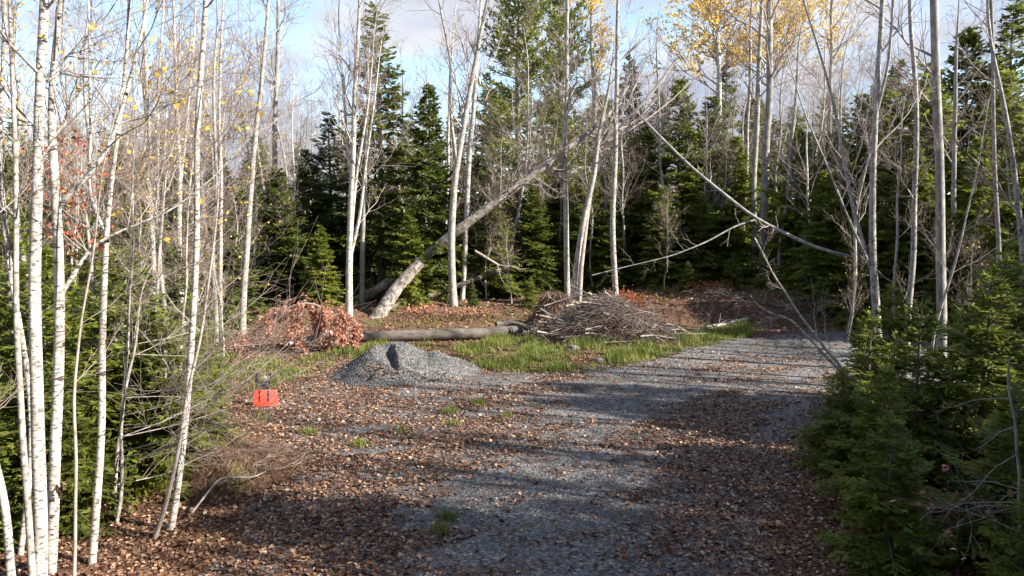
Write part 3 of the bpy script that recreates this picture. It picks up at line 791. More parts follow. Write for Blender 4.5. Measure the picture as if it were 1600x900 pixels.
# long nearly level sprays that reach right over the leaves
T('alder_shrub', 'spreading bare alder with long level branches reaching over the leaves', 8.6, [(215, 520, 5), (190, 640, 7), (182, 760, 9), (178, 880, 10)], 111, cat='shrub', top=0.8, bk='limb', limbs=17, l0=0.15, llen=2.1, langle=(60, 88), up=0.30, pref=(1, 0.1, 0.12), pw=0.62, sub=9, twigs=4, rmin=0.003)
T('alder_shrub', 'bare grey alder thicket at the left edge of the gravel', 11.5, [(292, 380, 4), (285, 500, 6), (280, 620, 7), (276, 720, 8)], 112, cat='shrub', top=1.0, bk='limb', limbs=12, l0=0.1, llen=1.8, langle=(50, 85), up=0.30, pref=(1, 0, 0.15), pw=0.45, sub=9, twigs=4, rmin=0.0035)
T('alder_shrub', 'leafless alder behind the slanting birch with dense crossing branches', 13.5, [(262, 300, 4), (250, 420, 6), (240, 520, 8), (235, 600, 9)], 113, cat='shrub', top=1.2, bk='limb', limbs=14, l0=0.1, llen=1.9, langle=(40, 80), up=0.25, pref=(1, 0, 0), pw=0.25, sub=9, twigs=4, rmin=0.0035, nleaf=170, leaf='yellow_leaf')
# --- middle distance left
T('birch_tree', 'twin-stemmed pale birch left of the slanting birch', 19, [(225, 0, 5), (232, 200, 8), (234, 300, 10), (238, 420, 11), (240, 500, 12)], 121, top=3, forks=[[(238, 400, 7), (246, 300, 6), (244, 150, 5), (252, 20, 4)]], limbs=12, l0=0.45, llen=1.8, bk='birch', rmin=0.004)
T('birch_tree', 'pale birch with high fork just left of the slanting birch', 20, [(270, 20, 5), (278, 200, 8), (282, 330, 10), (284, 450, 11), (286, 520, 12)], 122, top=3, forks=[[(281, 300, 6), (290, 200, 5), (300, 60, 4)]], limbs=12, l0=0.45, llen=1.8, bk='birch', rmin=0.004)
T('birch_tree', 'thin white birch just right of the slanting birch', 21, [(350, 20, 4), (342, 200, 6), (343, 330, 7), (346, 440, 8), (346, 500, 8)], 123, top=2.5, limbs=10, l0=0.45, llen=1.6, nleaf=170, leaf='yellow_leaf', rmin=0.004)
T('birch_tree', 'leaning birch with dark flaking bark above the rust-leaved branch', 22, [(420, 0, 6), (402, 200, 9), (392, 300, 11), (384, 420, 13), (381, 480, 14)], 124, top=3, limbs=12, l0=0.4, llen=1.8, bk='birch_grey', nleaf=240, leaf='yellow_leaf', rmin=0.004)
T('aspen_tree', 'straight grey aspen at the edge of the open sky on the left', 30, [(436, -30, 6), (432, 160, 9), (428, 300, 11), (424, 470, 12)], 125, cat='aspen tree', top=2.5, limbs=12, l0=0.5, llen=1.8, bk='maple', rmin=0.0045)
T('maple_tree', 'small maple with red leaves behind the left birches', 12.5, [(128, 290, 4), (135, 340, 6), (145, 420, 8), (150, 560, 9)], 126, cat='maple tree', top=0.5, bk='limb', limbs=14, l0=0.6, llen=0.95, sub=7, twigs=5, leaf='red_leaf', nleaf=340, lsize=0.09, rmin=0.003)
# --- back edge of the clearing
T('birch_tree', 'white birch with many slim side stems in front of the ragged spruce', 24.8, [(562, -20, 6), (556, 150, 9), (551, 300, 12), (546, 400, 13), (545, 490, 15)], 131, top=2.5, limbs=18, l0=0.35, llen=2.0, langle=(18, 45),
  forks=[[(549, 420, 7), (562, 340, 6), (572, 250, 5), (588, 130, 3)], [(550, 380, 6), (556, 280, 6), (575, 170, 4), (582, 100, 3)], [(553, 300, 6), (540, 200, 5), (530, 80, 4)]], bk='birch', rmin=0.0045)
T('maple_tree', 'grey trunk close behind the many-stemmed white birch', 27, [(574, 180, 7), (572, 280, 8), (568, 360, 10), (566, 450, 11)], 132, cat='maple tree', top=3, limbs=10, l0=0.5, llen=1.6, bk='maple', rmin=0.0045)
T('birch_tree', 'curved birch in front of the leaning dead trunk', 26, [(768, -20, 6), (748, 60, 8), (730, 160, 10), (712, 270, 12), (703, 360, 14), (705, 430, 15), (709, 476, 16)], 133, top=2.5, limbs=16, l0=0.4, llen=2.0, langle=(20, 50),
  forks=[[(714, 260, 7), (704, 180, 6), (706, 100, 5), (690, 20, 4)]], bk='birch_grey', rmin=0.0045)
T('birch_tree', 'second birch of the clump just behind the curved one', 27.5, [(752, 0, 5), (742, 130, 8), (733, 260, 10), (727, 360, 10), (722, 462, 10)], 134, top=2.5, limbs=12, l0=0.4, llen=1.8, bk='birch', rmin=0.0045)
T('birch_tree', 'thin white stem left of the curved birch', 30, [(706, 80, 4), (700, 200, 5), (698, 320, 6), (696, 450, 7)], 135, top=2, limbs=8, l0=0.4, llen=1.4, rmin=0.0045)
T('birch_tree', 'straight slim birch in front of the big pine', 27, [(886, -20, 7), (885, 150, 9), (883, 280, 10), (885, 360, 11), (887, 445, 12)], 136, top=2, limbs=12, l0=0.45, llen=1.5, bk='birch_grey', rmin=0.0045)
T('aspen_tree', 'grey aspen leaning right between the two slim birches', 26.5, [(950, 150, 6), (936, 215, 9), (922, 300, 11), (908, 360, 11), (895, 445, 12)], 137, cat='aspen tree', top=2, limbs=10, l0=0.5, llen=1.6, bk='birch_grey', rmin=0.0045)
T('birch_tree', 'slim birch right of the brush pile, fallen crown behind it', 26, [(966, -20, 6), (964, 120, 8), (962, 240, 10), (957, 340, 11), (962, 452, 12)], 138, top=2, limbs=12, l0=0.45, llen=1.5, bk='birch_grey', rmin=0.0045)
T('aspen_tree', 'aspen holding yellow leaves at the top right of centre', 38, [(1120, 40, 8), (1123, 120, 10), (1124, 200, 11), (1122, 430, 13)], 139, cat='aspen tree', top=3.0, limbs=24, l0=0.58, llen=3.2, sub=8, twigs=5, bk='birch', leaf='yellow_leaf', nleaf=9500, lsize=0.13, rmin=0.005)
T('aspen_tree', 'second aspen with yellow leaves right of the first', 40, [(1205, 20, 7), (1202, 140, 9), (1200, 260, 10), (1198, 430, 12)], 140, cat='aspen tree', top=3.0, limbs=22, l0=0.58, llen=3.0, sub=8, twigs=5, bk='birch_grey', leaf='yellow_leaf', nleaf=7000, lsize=0.13, rmin=0.005)
T('aspen_tree', 'aspen with thin yellow leaves above the bare forked tree', 41, [(1300, 20, 6), (1298, 140, 8), (1296, 260, 9), (1295, 420, 10)], 146, cat='aspen tree', top=3.0, limbs=18, l0=0.55, llen=2.8, sub=7, twigs=5, bk='birch_grey', leaf='yellow_leaf', nleaf=2200, lsize=0.12, rmin=0.005)
T('aspen_tree', 'aspen with scattered yellow leaves behind the slim birch', 42, [(925, 20, 6), (928, 140, 8), (930, 260, 9), (930, 430, 10)], 141, cat='aspen tree', top=3.0, limbs=16, l0=0.55, llen=2.0, sub=7, twigs=5, bk='birch_grey', leaf='yellow_leaf', nleaf=2800, lsize=0.12, rmin=0.005)
T('maple_tree', 'thickest grey trunk of the close pair on the bank', 30, [(1204, -20, 10), (1202, 100, 13), (1198, 220, 15), (1193, 330, 17), (1192, 444, 19)], 142, cat='maple tree', top=3, limbs=14, l0=0.5, llen=2.0, bk='maple', rmin=0.0045)
T('maple_tree', 'paler left trunk of the close pair on the bank', 30.5, [(1190, 0, 7), (1184, 150, 10), (1180, 260, 11), (1178, 430, 12)], 143, cat='maple tree', top=3, limbs=12, l0=0.5, llen=1.8, bk='birch_grey', rmin=0.0045)
T('maple_tree', 'third slimmer trunk just left of the close pair', 32, [(1172, 60, 6), (1168, 200, 7), (1165, 300, 8), (1160, 430, 8)], 144, cat='maple tree', top=3, limbs=10, l0=0.5, llen=1.6, bk='birch_grey', rmin=0.0045)
T('maple_tree', 'crooked thin trunk right of the close pair on the bank', 28.5, [(1245, 120, 5), (1236, 220, 7), (1231, 300, 8), (1221, 360, 8), (1217, 444, 9)], 145, cat='maple tree', top=2.5, limbs=12, l0=0.4, llen=1.6, bk='maple', rmin=0.0045)
# --- right side stand
T('maple_tree', 'forked grey tree at the right of the drive, bright on its sunny side', 15.0, [(1378, 0, 9), (1372, 150, 11), (1366, 260, 12), (1362, 380, 14), (1366, 460, 16), (1370, 610, 18)], 151, cat='maple tree', top=3, bk='birch_grey', limbs=11, l0=0.35, llen=1.6,
  forks=[[(1366, 440, 8), (1345, 360, 8), (1330, 280, 7), (1318, 180, 6), (1296, 80, 5), (1270, -10, 4)], [(1368, 430, 6), (1322, 340, 5), (1288, 260, 4), (1250, 180, 3)], [(1370, 200, 7), (1385, 100, 6), (1388, 0, 5)]], rmin=0.0026)
T('birch_tree', 'slim grey birch between the forked tree and the thick straight trunk', 15.5, [(1422, -20, 7), (1430, 120, 9), (1434, 260, 10), (1426, 380, 11), (1420, 500, 12), (1414, 605, 13)], 152, top=2.5, bk='birch_grey', limbs=9, l0=0.35, llen=1.3, rmin=0.0026)
T('aspen_tree', 'thick straight grey trunk right of the forked tree', 16.5, [(1459, -20, 15), (1464, 120, 16), (1470, 260, 17), (1472, 380, 18), (1470, 560, 20)], 153, cat='aspen tree', top=4, bk='maple', limbs=9, l0=0.45, llen=1.6, rmin=0.0026)
T('maple_tree', 'dark thin straight trunk second from the right edge', 17, [(1546, -20, 6), (1553, 150, 7), (1557, 300, 8), (1559, 430, 9), (1560, 540, 9)], 154, cat='maple tree', top=3, bk='maple', limbs=8, l0=0.4, llen=1.4, rmin=0.0026)
T('birch_tree', 'rightmost slim pale birch, bending left towards its top', 12.5, [(1548, 50, 6), (1565, 150, 8), (1582, 240, 9), (1594, 340, 11), (1596, 440, 12), (1586, 520, 13), (1580, 650, 14)], 155, top=2.5, bk='birch_grey', limbs=10, l0=0.3, llen=1.2, rmin=0.003)
T('aspen_tree', 'dim grey trunk behind the slim birch on the right', 21, [(1490, 150, 8), (1492, 300, 9), (1495, 450, 10), (1497, 560, 11)], 156, cat='aspen tree', top=3, bk='maple', limbs=10, l0=0.4, llen=1.5, rmin=0.004)
T('maple_sapling', 'thin leaning sapling crossing in front of the thick straight trunk', 14.5, [(1530, 250, 3), (1505, 360, 4), (1475, 460, 5), (1455, 560, 6)], 157, cat='sapling', top=1.2, bk='limb', limbs=10, l0=0.25, llen=1.1, rmin=0.0032)
T('maple_sapling', 'slim sapling just right of the forked grey tree', 15.6, [(1408, 250, 4), (1402, 350, 5), (1396, 450, 5), (1398, 600, 6)], 158, cat='sapling', top=1.5, bk='limb', limbs=10, l0=0.25, llen=1.0, rmin=0.0032)
T('maple_sapling', 'bare white V-shaped stem leaning left over the drive', 12.5, [(1180, 372, 3), (1215, 440, 4), (1250, 490, 5), (1290, 545, 6), (1318, 572, 7), (1326, 592, 8), (1345, 625, 8)], 159, cat='sapling', bk='birch', limbs=8, l0=0.3, llen=0.7,
  forks=[[(1326, 592, 7), (1295, 562, 6), (1268, 530, 5), (1240, 500, 4), (1205, 490, 3)]], rmin=0.003, up=0.1)
T('maple_sapling', 'twiggy bare branch with curled leaves at the lower right', 6.6, [(1570, 560, 4), (1585, 640, 5), (1592, 720, 6), (1600, 900, 7)], 160, cat='sapling', bk='limb', limbs=9, l0=0.2, llen=0.9, langle=(60, 90), up=-0.25, pref=(-1, 0, 0), pw=0.6, rmin=0.0026, leaf='rust_leaf', nleaf=26, lsize=0.06, sub=5, twigs=3)

# variants for the crowded background
def variant(i, H, bk, leaf=None, nleaf=0, rmin=0.005, limbs=16, llen=2.0, tw='twig'):
    rng = np.random.RandomState(500 + i)
    k = 8
    z = np.linspace(-0.2, H, k)
    xy = np.cumsum(rng.normal(size=(k, 2)) * 0.018 * H, 0); xy -= xy[0]
    tp = np.column_stack([xy, z])
    r = (0.0058 * H + 0.012) * (1 - np.linspace(0, 1, k)) ** 0.75 + 0.008
    fk = []
    if i % 3 == 0:
        s0 = tp[3]; a = rng.rand() * 6.28
        d = np.array((math.cos(a), math.sin(a), 0))
        fk = [(np.array([s0, s0 + d * 0.4 + (0, 0, 1), s0 + d * 0.8 + (0, 0, 2.6), s0 + d * 0.9 + (0, 0, 4.2)]), np.array([r[3] * 0.6, r[3] * 0.5, r[3] * 0.35, 0.008]))]
    return bare_meshes('slim_tree_%d' % i, tp, r, 600 + i, bk=bk, limbs=limbs, l0=0.35, llen=llen, langle=(25, 55), up=0.25, sub=7, twigs=5, leaf=leaf, nleaf=nleaf, lsize=0.09, rmin=rmin, sides=6, forks=fk, tw=tw)
BV = [variant(0, 11, 'birch'), variant(1, 12, 'birch_grey'), variant(2, 10, 'maple'), variant(3, 12, 'birch_grey'), variant(4, 11, 'birch'), variant(5, 10, 'birch_grey', 'yellow_leaf', 420),
      variant(6, 6, 'limb', 'yellow_leaf', 110, limbs=16, llen=1.6, rmin=0.004), variant(7, 5, 'limb', 'yellow_leaf', 80, limbs=15, llen=1.5, rmin=0.004), variant(8, 12, 'maple'), variant(10, 12, 'maple', limbs=7, llen=1.4), variant(11, 11, 'birch_grey', limbs=6, llen=1.3)]
def bare_copy(v, px, D, s, nm, lab, cat, grp):
    x = (px - 800) / F * D
    return place_bare(nm, BV[v], (x, D, float(surf(x, D)) - 0.02), lab, cat, grp, s, rnd.random() * 6.28)
for od, px, D, v, s in ordered(((30, 21, 1, .9), (110, 25, 0, .95), (175, 22, 4, .85), (205, 30, 3, 1), (262, 27, 1, 1), (310, 34, 0, 1), (330, 27, 3, .95), (365, 29, 4, 1), (412, 34, 8, 1), (455, 38, 1, 1), (483, 36, 4, .95), (505, 42, 3, 1),
                    (130, 33, 8, 1.05), (70, 29, 3, 1), (300, 25, 5, .9), (395, 26, 5, .9), (-30, 24, 0, 1), (235, 40, 2, 1), (180, 36, 4, 1))):
    bare_copy(v, px, D, s, 'slim_birch', 'slim %s tree, %s from the left in the stand left of the ragged spruce' % (LOOK[v], od), 'birch tree', 'slim bare trees of the left stand')
for od, px, D, v, s in ordered(((645, 38, 1, .95), (690, 34, 0, .9), (790, 33, 3, .95), (850, 32, 2, .9), (905, 36, 4, .95), (945, 33, 1, .9), (980, 30, 0, .75), (1000, 42, 3, 1), (1050, 40, 4, 1), (1140, 34, 0, .9), (745, 44, 8, 1))):
    bare_copy(v, px, D, s, 'slim_birch', 'slim %s tree, %s from the left of those behind the leaning trunk' % (LOOK[v], od), 'birch tree', 'slim bare trees among the back firs')
for od, px, D, v, s in ordered(((1265, 34, 1, 1), (1290, 28, 4, .8), (1315, 36, 0, 1), (1340, 27, 3, .85), (1515, 29, 4, .9), (1520, 38, 8, 1.1), (1610, 18, 3, .8), (1390, 31, 2, 1), (1330, 22, 1, .7))):
    bare_copy(v, px, D, s, 'slim_birch', 'slim %s tree, %s from the left of those behind the forked tree' % (LOOK[v], od), 'birch tree', 'slim bare trees on the right')
for od, px, D, v, s in ordered(((205, 17, 6, .7), (340, 18, 7, .7), (310, 16, 6, .6), (255, 18, 7, .8), (120, 16, 6, .8), (360, 24, 7, .9), (40, 15, 7, .8), (452, 27, 6, .7), (300, 21, 7, .8), (180, 20, 6, .9))):
    bare_copy(v, px, D, s, 'bare_shrub', '%s sapling, %s from the left in the tangle left of the rust-leaved bough' % (LOOK[v], od), 'shrub', 'brushy saplings on the left')
for od, px, D, v, s in ordered(((760, 28, 6, .6), (800, 27, 7, .6), (1040, 28, 6, .55), (1285, 27, 7, .6), (1330, 20, 7, .45), (1520, 18, 7, .55))):
    bare_copy(v, px, D, s, 'bare_shrub', '%s sapling, %s from the left along the edge of the firs' % (LOOK[v], od), 'shrub', 'brushy saplings at the fir edge')
rt = random.Random(31)
rows = [(470 + k * 41 + rt.uniform(-15, 15), rt.uniform(22, 33) if k % 3 else rt.uniform(28, 36), rt.choice((1, 2, 3, 4, 8, 9, 10)), rt.uniform(0.62, 0.95)) for k in range(28)]
for od, px, D, v, s in ordered(rows):
    if 450 < px < 1260 and D < 28.5: D += 6.0
    bare_copy(v, px, D, s * (0.8 if px > 1250 else 1.0), 'thin_tree', 'thin %s tree, %s from the left right of the ragged spruce' % (LOOK[v], od), 'birch tree', 'thin bare trees along the wood edge')
for od, px, D, v, s in ordered(((15, 13.5, 5, .8), (165, 15.5, 10, .8), (262, 15.0, 5, .7), (330, 18.5, 9, .85))):
    bare_copy(v, px, D, s, 'thin_tree', 'thin %s tree, %s from the left just behind the near birches' % (LOOK[v], od), 'birch tree', 'thin trees behind the near birches')
# bare trees along the drive, right of the picture, which throw the stripes of shade
for x, y, v, s in ((9.5, 12.5, 1, .8), (12.4, 13.0, 4, .9), (15, 18.0, 8, 1), (18.5, 18.6, 3, 1), (20, 21.5, 0, 1), (16.5, 22.8, 2, .9), (22, 16.8, 4, 1.1), (14.2, 14.2, 2, 1), (13.4, 9.6, 8, .9), (20, 6.4, 1, 1.45), (24, 4.6, 3, 1.5), (21.5, 3.4, 8, 1.5), (12.2, 6.0, 0, .8), (7.4, 4.4, 9, .9), (8.3, 5.9, 10, .85), (8.8, 3.6, 9, 1), (7.9, 7.2, 10, .8), (9.6, 6.9, 9, .95), (10.8, 8.2, 10, 1), (9.1, 8.7, 9, .9), (11.6, 5.2, 10, 1.05), (10.2, 4.2, 9, 1.1), (12.4, 7.6, 9, 1.1), (11.4, 9.9, 10, 1), (13.2, 8.9, 9, 1.1), (9.9, 11.0, 10, .9), (12.8, 11.6, 9, 1), (14.6, 7.2, 10, 1.2), (8.1, 2.6, 10, .9), (13.6, 5.4, 9, 1.2), (15.4, 12.8, 10, 1)):
    y -= 0.14 * (x - 6)
    place_bare('slim_birch', BV[v], (x, y, float(surf(x, y)) - 0.02), 'bare tree beside the drive beyond the right edge', 'birch tree', 'bare trees beyond the right edge', s, rnd.random() * 6.28)

# far wood that closes the view: one mass
def far_wood():
    rng = np.random.RandomState(900)
    tw, lm, cr = Soup(), Soup(), Soup()
    n = 230
    a = rng.uniform(-0.80, 0.80, n); D = rng.uniform(46, 85, n)
    x = a * D; base = surf(x, D)
    H = rng.uniform(9.5, 13, n) * np.where(a < -0.15, 0.95, 1.0)
    k = 6
    s = np.linspace(0, 1, k)
    P = np.zeros((n, k, 3)); P[:, :, 0] = x[:, None]; P[:, :, 1] = D[:, None]; P[:, :, 2] = base[:, None] + H[:, None] * s
    P[:, :, :2] += np.cumsum(rng.normal(size=(n, k, 2)) * 0.12, 1)
    Rr = 0.10 * (1 - 0.85 * s)[None] * rng.uniform(0.7, 1.3, (n, 1))
    tubes(lm, P, Rr, 5)
    ii = np.repeat(np.arange(n), 16); t = 0.3 + 0.68 * rng.rand(len(ii))
    LP, LR = spawn(rng, P, Rr, ii, t, 2.6 * (1.2 - 0.7 * t) * (0.6 + 0.7 * rng.rand(len(ii))), np.radians(rng.uniform(25, 55, len(ii))), 0.3, 4, 0.04, 0.4, 0.012)
    tubes(lm, LP, LR, 3)
    ii = np.repeat(np.arange(len(LP)), 7); t = 0.1 + 0.9 * rng.rand(len(ii))
    BP, BR = spawn(rng, LP, LR, ii, t, 0.9 * (0.4 + 0.8 * rng.rand(len(ii))), np.radians(rng.uniform(20, 60, len(ii))), 0.15, 3, 0.06, 0.6, 0.008)
    tubes(tw, BP, BR, 3)
    return lm.mesh('far_wood_trunks', M['birch_grey'], True), tw.mesh('far_wood_twigs', M['twig'], True)
fw = empty('far_wood', (0, 60, 0)); tag(fw, 'far grey leafless wood closing the view behind the trees', 'wood', kind='stuff')
for nm_, me_ in zip(('trunks', 'twigs'), far_wood()):
    o = link(nm_, me_, fw, (0, -60, 0)); o['kind'] = 'stuff'
for od, px, D, ty, v in ordered(((20, 44, 195, 'fir1'), (95, 50, 200, 'spruce0'), (180, 46, 210, 'fir2'), (270, 52, 200, 'spruce0'), (335, 45, 228, 'fir0'), (400, 52, 215, 'fir1'), (462, 48, 228, 'spruce0'), (540, 50, 210, 'fir2'), (640, 48, 190, 'fir0'), (705, 52, 180, 'spruce0'),
        (780, 50, 150, 'fir1'), (860, 52, 150, 'spruce0'), (940, 50, 150, 'fir2'), (1030, 48, 140, 'spruce0'), (1180, 50, 150, 'fir0'), (1240, 45, 165, 'spruce0'), (1300, 48, 150, 'fir1'), (1390, 44, 120, 'spruce0'), (1450, 46, 100, 'fir2'), (1560, 42, 90, 'spruce0'))):
    conifer_px(v, px, D, ty, 'far evergreen at the back of the wood, %s from the left' % od, 'far evergreens', 1.25)

# ------------------------------------------------------------------ fallen and leaning wood
def seg_mesh(name, pts, rads, m, sides=10, n=24, cap=None, seed=0, rough=0.0):
    rng = np.random.RandomState(seed)
    P, Rr = resample(pts, rads, n)
    Rr = Rr * (1 + rough * rng.normal(size=n))
    so = Soup(); tubes(so, P[None], Rr[None], sides)
    nv = n * sides
    so.add(P[:1], None, None); so.add(P[-1:], None, None)
    t = [(j, nv, (j + 1) % sides) for j in range(sides)] + [(nv - sides + (j + 1) % sides, nv + 1, nv - sides + j) for j in range(sides)]
    so.t.append(np.array(t)[:, ::-1])
    return so.mesh(name, m, True)

# leaning dead trunk
o = empty('leaning_dead_tree', ground_at(588, 492)); tag(o, 'dead grey trunk leaning steeply from the bank across to the upper right', 'tree trunk')
b0 = np.array(o.location)
base = at(586, 494, 25.0); base[2] = float(surf(base[0], 25.0)) - 0.2
foot = at(560, 476, 28.2); foot[2] = float(surf(foot[0], 28.2)) - 0.1
LT = [foot, at(600, 447, 27.6), at(660, 402, 27.0), at(720, 356, 26.6), at(800, 297, 26.6), at(880, 238, 26.7), at(945, 186, 26.9), at(985, 130, 27.2)]
LTr = [0.22, 0.20, 0.185, 0.17, 0.15, 0.125, 0.09, 0.035]
link('trunk', seg_mesh('leaning_trunk', np.array(LT) - b0, LTr, M['lean'], 14, 80, seed=3, rough=0.045), o)
bt = empty('broken_log', base + np.array((0, 0, 0.2))); tag(bt, 'thick broken lower length of dead trunk propped against the leaning one', 'log')
link('trunk', seg_mesh('broken_trunk', np.array([base, at(620, 450, 25.2), at(659, 407, 25.4)]) - np.array(bt.location), [0.27, 0.215, 0.19], M['lean'], 14, 26, seed=4, rough=0.05), bt)
rng = np.random.RandomState(41)
Pm, Rm = resample(np.array(LT) - b0, LTr, 60)
t = rng.uniform(0.45, 0.98, 26)
LP, LR = spawn(rng, Pm[None], Rm[None], np.zeros(26, int), t, rng.uniform(0.6, 1.9, 26) * (0.6 + 0.7 * t), np.radians(rng.uniform(30, 75, 26)), -0.05, 6, 0.06, 0.25, 0.012, rmax=0.04)
for q in range(len(LP)):
    so = Soup(); tubes(so, LP[q:q + 1], LR[q:q + 1], 5); link('limb', so.mesh('leaning_limb', M['dead_wood'], True), o)
ii = np.repeat(np.arange(26), 8); t = rng.uniform(0.2, 1, len(ii))
BP, BR = spawn(rng, LP, LR, ii, t, rng.uniform(0.25, 0.9, len(ii)), np.radians(rng.uniform(25, 65, len(ii))), 0.0, 4, 0.08, 0.6, 0.006)
so = Soup(); tubes(so, BP, BR, 4)
ii = np.repeat(np.arange(len(BP)), 3); t = rng.uniform(0.2, 1, len(ii))
TP, TR = spawn(rng, BP, BR, ii, t, rng.uniform(0.15, 0.45, len(ii)), np.radians(rng.uniform(25, 65, len(ii))), 0.0, 3, 0.08, 0.7, 0.004)
tubes(so, TP, TR, 3); link('twigs', so.mesh('leaning_twigs', M['twig'], True), o)['kind'] = 'stuff'

# bare fallen crown fanning right from the top of the leaning trunk
o = empty('fallen_treetop', (at(935, 230, 26.6))); o.location[2] = float(surf(o.location[0], 26.6))
tag(o, 'bare crown of upswept grey branches at the top of the leaning trunk', 'branches')
b0 = np.array(o.location)
fc, fr_ = [], []
rng = np.random.RandomState(43)
for e in ((1090, 40), (1070, 75), (1050, 110), (1110, 95), (1030, 150), (1000, 60), (1040, 20)):
    s0 = at(930 + rng.uniform(0, 20), 225 + rng.uniform(-15, 20), 26.6); s1 = at(e[0], e[1], 26.8 + rng.uniform(-1, 1)); mid = (s0 + s1) / 2 + (0.1, 0, -0.45)
    P_, R_ = resample([s0, mid, s1], [0.05, 0.03, 0.008], 6)
    fc.append(P_ - b0); fr_.append(R_)
fc, fr_ = np.array(fc), np.array(fr_)
st_p, st_r = resample(np.array([at(905, 440, 26.6), at(918, 330, 26.6), at(935, 225, 26.6)]) - b0, [0.10, 0.08, 0.06], 10)
st_p[0, 2] = -0.1
for q in range(len(fc)):
    so = Soup(); tubes(so, fc[q:q + 1], fr_[q:q + 1], 5); link('limb', so.mesh('treetop_limb', M['limb'], True), o)
so = Soup(); tubes(so, st_p[None], st_r[None], 6); link('trunk', so.mesh('treetop_trunk', M['limb'], True), o)
ii = np.repeat(np.arange(len(fc)), 7); t = rng.uniform(0.2, 1, len(ii))
BP, BR = spawn(rng, fc, fr_, ii, t, rng.uniform(0.4, 1.2, len(ii)), np.radians(rng.uniform(15, 45, len(ii))), 0.05, 4, 0.05, 0.6, 0.006)
so = Soup(); tubes(so, BP, BR, 4)
ii = np.repeat(np.arange(len(BP)), 4); t = rng.uniform(0.2, 1, len(ii))
TP, TR = spawn(rng, BP, BR, ii, t, rng.uniform(0.15, 0.6, len(ii)), np.radians(rng.uniform(15, 45, len(ii))), 0.05, 3, 0.05, 0.7, 0.0045)
tubes(so, TP, TR, 3); link('twigs', so.mesh('crown_twigs', M['twig'], True), o)['kind'] = 'stuff'

def pole(nm, label, cat, pts, rads, m, limbs=0, seed=1, sides=9, n=24, tl=(0.3, 0.9), rough=0.03, twigs=4):
    pts = np.array(pts)
    b = pts[0].copy(); 
    o = empty(nm, b); tag(o, label, cat)
    link('trunk', seg_mesh(nm, pts - b, rads, m, sides, n, seed=seed, rough=rough), o)
    if limbs:
        rng = np.random.RandomState(seed)
        P_, R_ = resample(pts - b, rads, n)
        LP, LR = spawn(rng, P_[None], R_[None], np.zeros(limbs, int), rng.uniform(0.1, 1, limbs), rng.uniform(*tl, limbs), np.radians(rng.uniform(30, 80, limbs)), 0.0, 5, 0.07, 0.4, 0.006, rmax=0.025)
        for q in range(limbs):
            so = Soup(); tubes(so, LP[q:q + 1], LR[q:q + 1], 4); link('limb', so.mesh(nm + '_limb', M['dead_wood'], True), o)
        so = Soup()
        ii = np.repeat(np.arange(limbs), twigs)
        TP, TR = spawn(rng, LP, LR, ii, rng.uniform(0.2, 1, len(ii)), rng.uniform(0.15, 0.5, len(ii)) * tl[1], np.radians(rng.uniform(25, 60, len(ii))), 0.0, 3, 0.07, 0.7, 0.004)
        tubes(so, TP, TR, 3)
        link('twigs', so.mesh(nm + '_twigs', M['dead_wood'], True), o)['kind'] = 'stuff'
    return o

def gpt(u, v, dz=0.0):
    p = ground_at(u, v); p[2] = float(surf(p[0], p[1])) + dz; return p
pole('fallen_pole', 'thin fallen trunk slanting down to the right, hung up in the grey trunks', 'tree trunk', [at(1345, 404, 24), at(1280, 390, 24.2), at(1180, 342, 25), at(1080, 262, 25.8), at(1000, 182, 26.6), at(965, 140, 27)], [0.062, 0.06, 0.056, 0.05, 0.038, 0.015], M['maple'], 14, 5)
pole('fallen_branch', 'long drooping white branch below the slanting fallen trunk', 'branch', [at(1190, 341, 25.2), at(1150, 352, 25), at(1105, 378, 24.8), at(1050, 400, 24.6), at(965, 420, 24.4), at(925, 430, 24.2)], [0.032, 0.030, 0.026, 0.021, 0.015, 0.008], M['maple'], 12, 6, tl=(0.2, 0.8))
pole('fallen_tree', 'slim fallen tree propped behind the base of the leaning trunk', 'tree trunk', [gpt(598, 489, 0.12), at(650, 470, 26.6), at(700, 452, 27.2), at(760, 430, 27.8), at(800, 414, 28.2)], [0.12, 0.115, 0.10, 0.085, 0.06], M['log'], 6, 7)
pole('broken_branch', 'short pale broken branch under the leaning trunk', 'branch', [at(742, 392, 26.5), at(762, 404, 26.5), at(780, 415, 26.5)], [0.05, 0.05, 0.04], M['dead_wood'], 2, 8)
pole('long_log', 'long dark fallen log lying behind the gravel mound', 'log', [gpt(545, 534, 0.10), gpt(570, 534, 0.13), gpt(650, 533, 0.16), gpt(740, 531, 0.18), gpt(800, 527, 0.19), gpt(905, 523, 0.12)], [0.15, 0.165, 0.17, 0.17, 0.16, 0.11], M['log'], 5, 9, 14, 60, rough=0.04, tl=(0.1, 0.4), twigs=1)
pole('short_log', 'stubby broken log lying across the right end of the long log', 'log', [gpt(775, 527, 0.38), gpt(800, 524, 0.40), gpt(832, 530, 0.30)], [0.08, 0.085, 0.07], M['log'], 4, 10, 9, 10)
pole('white_pole', 'pale peeled branch lying under the rust-coloured leaves', 'branch', [gpt(452, 552, 0.25), gpt(490, 543, 0.30), gpt(530, 534, 0.33), gpt(562, 528, 0.36)], [0.045, 0.06, 0.065, 0.06], M['birch'], 3, 11)
pole('birch_pole', 'thin pale birch log lying at the edge of the grass near the drive', 'log', [gpt(1085, 520, 0.06), gpt(1115, 513, 0.06), gpt(1168, 504, 0.1)], [0.055, 0.06, 0.05], M['birch'], 3, 12)
pole('ground_branch', 'thin pale branch lying in the leaves below the alder thicket', 'branch', [gpt(300, 815, 0.1), gpt(345, 775, 0.25), gpt(395, 772, 0.2), gpt(440, 740, 0.1)], [0.012, 0.014, 0.012, 0.006], M['dead_wood'], 8, 13, tl=(0.2, 0.6))

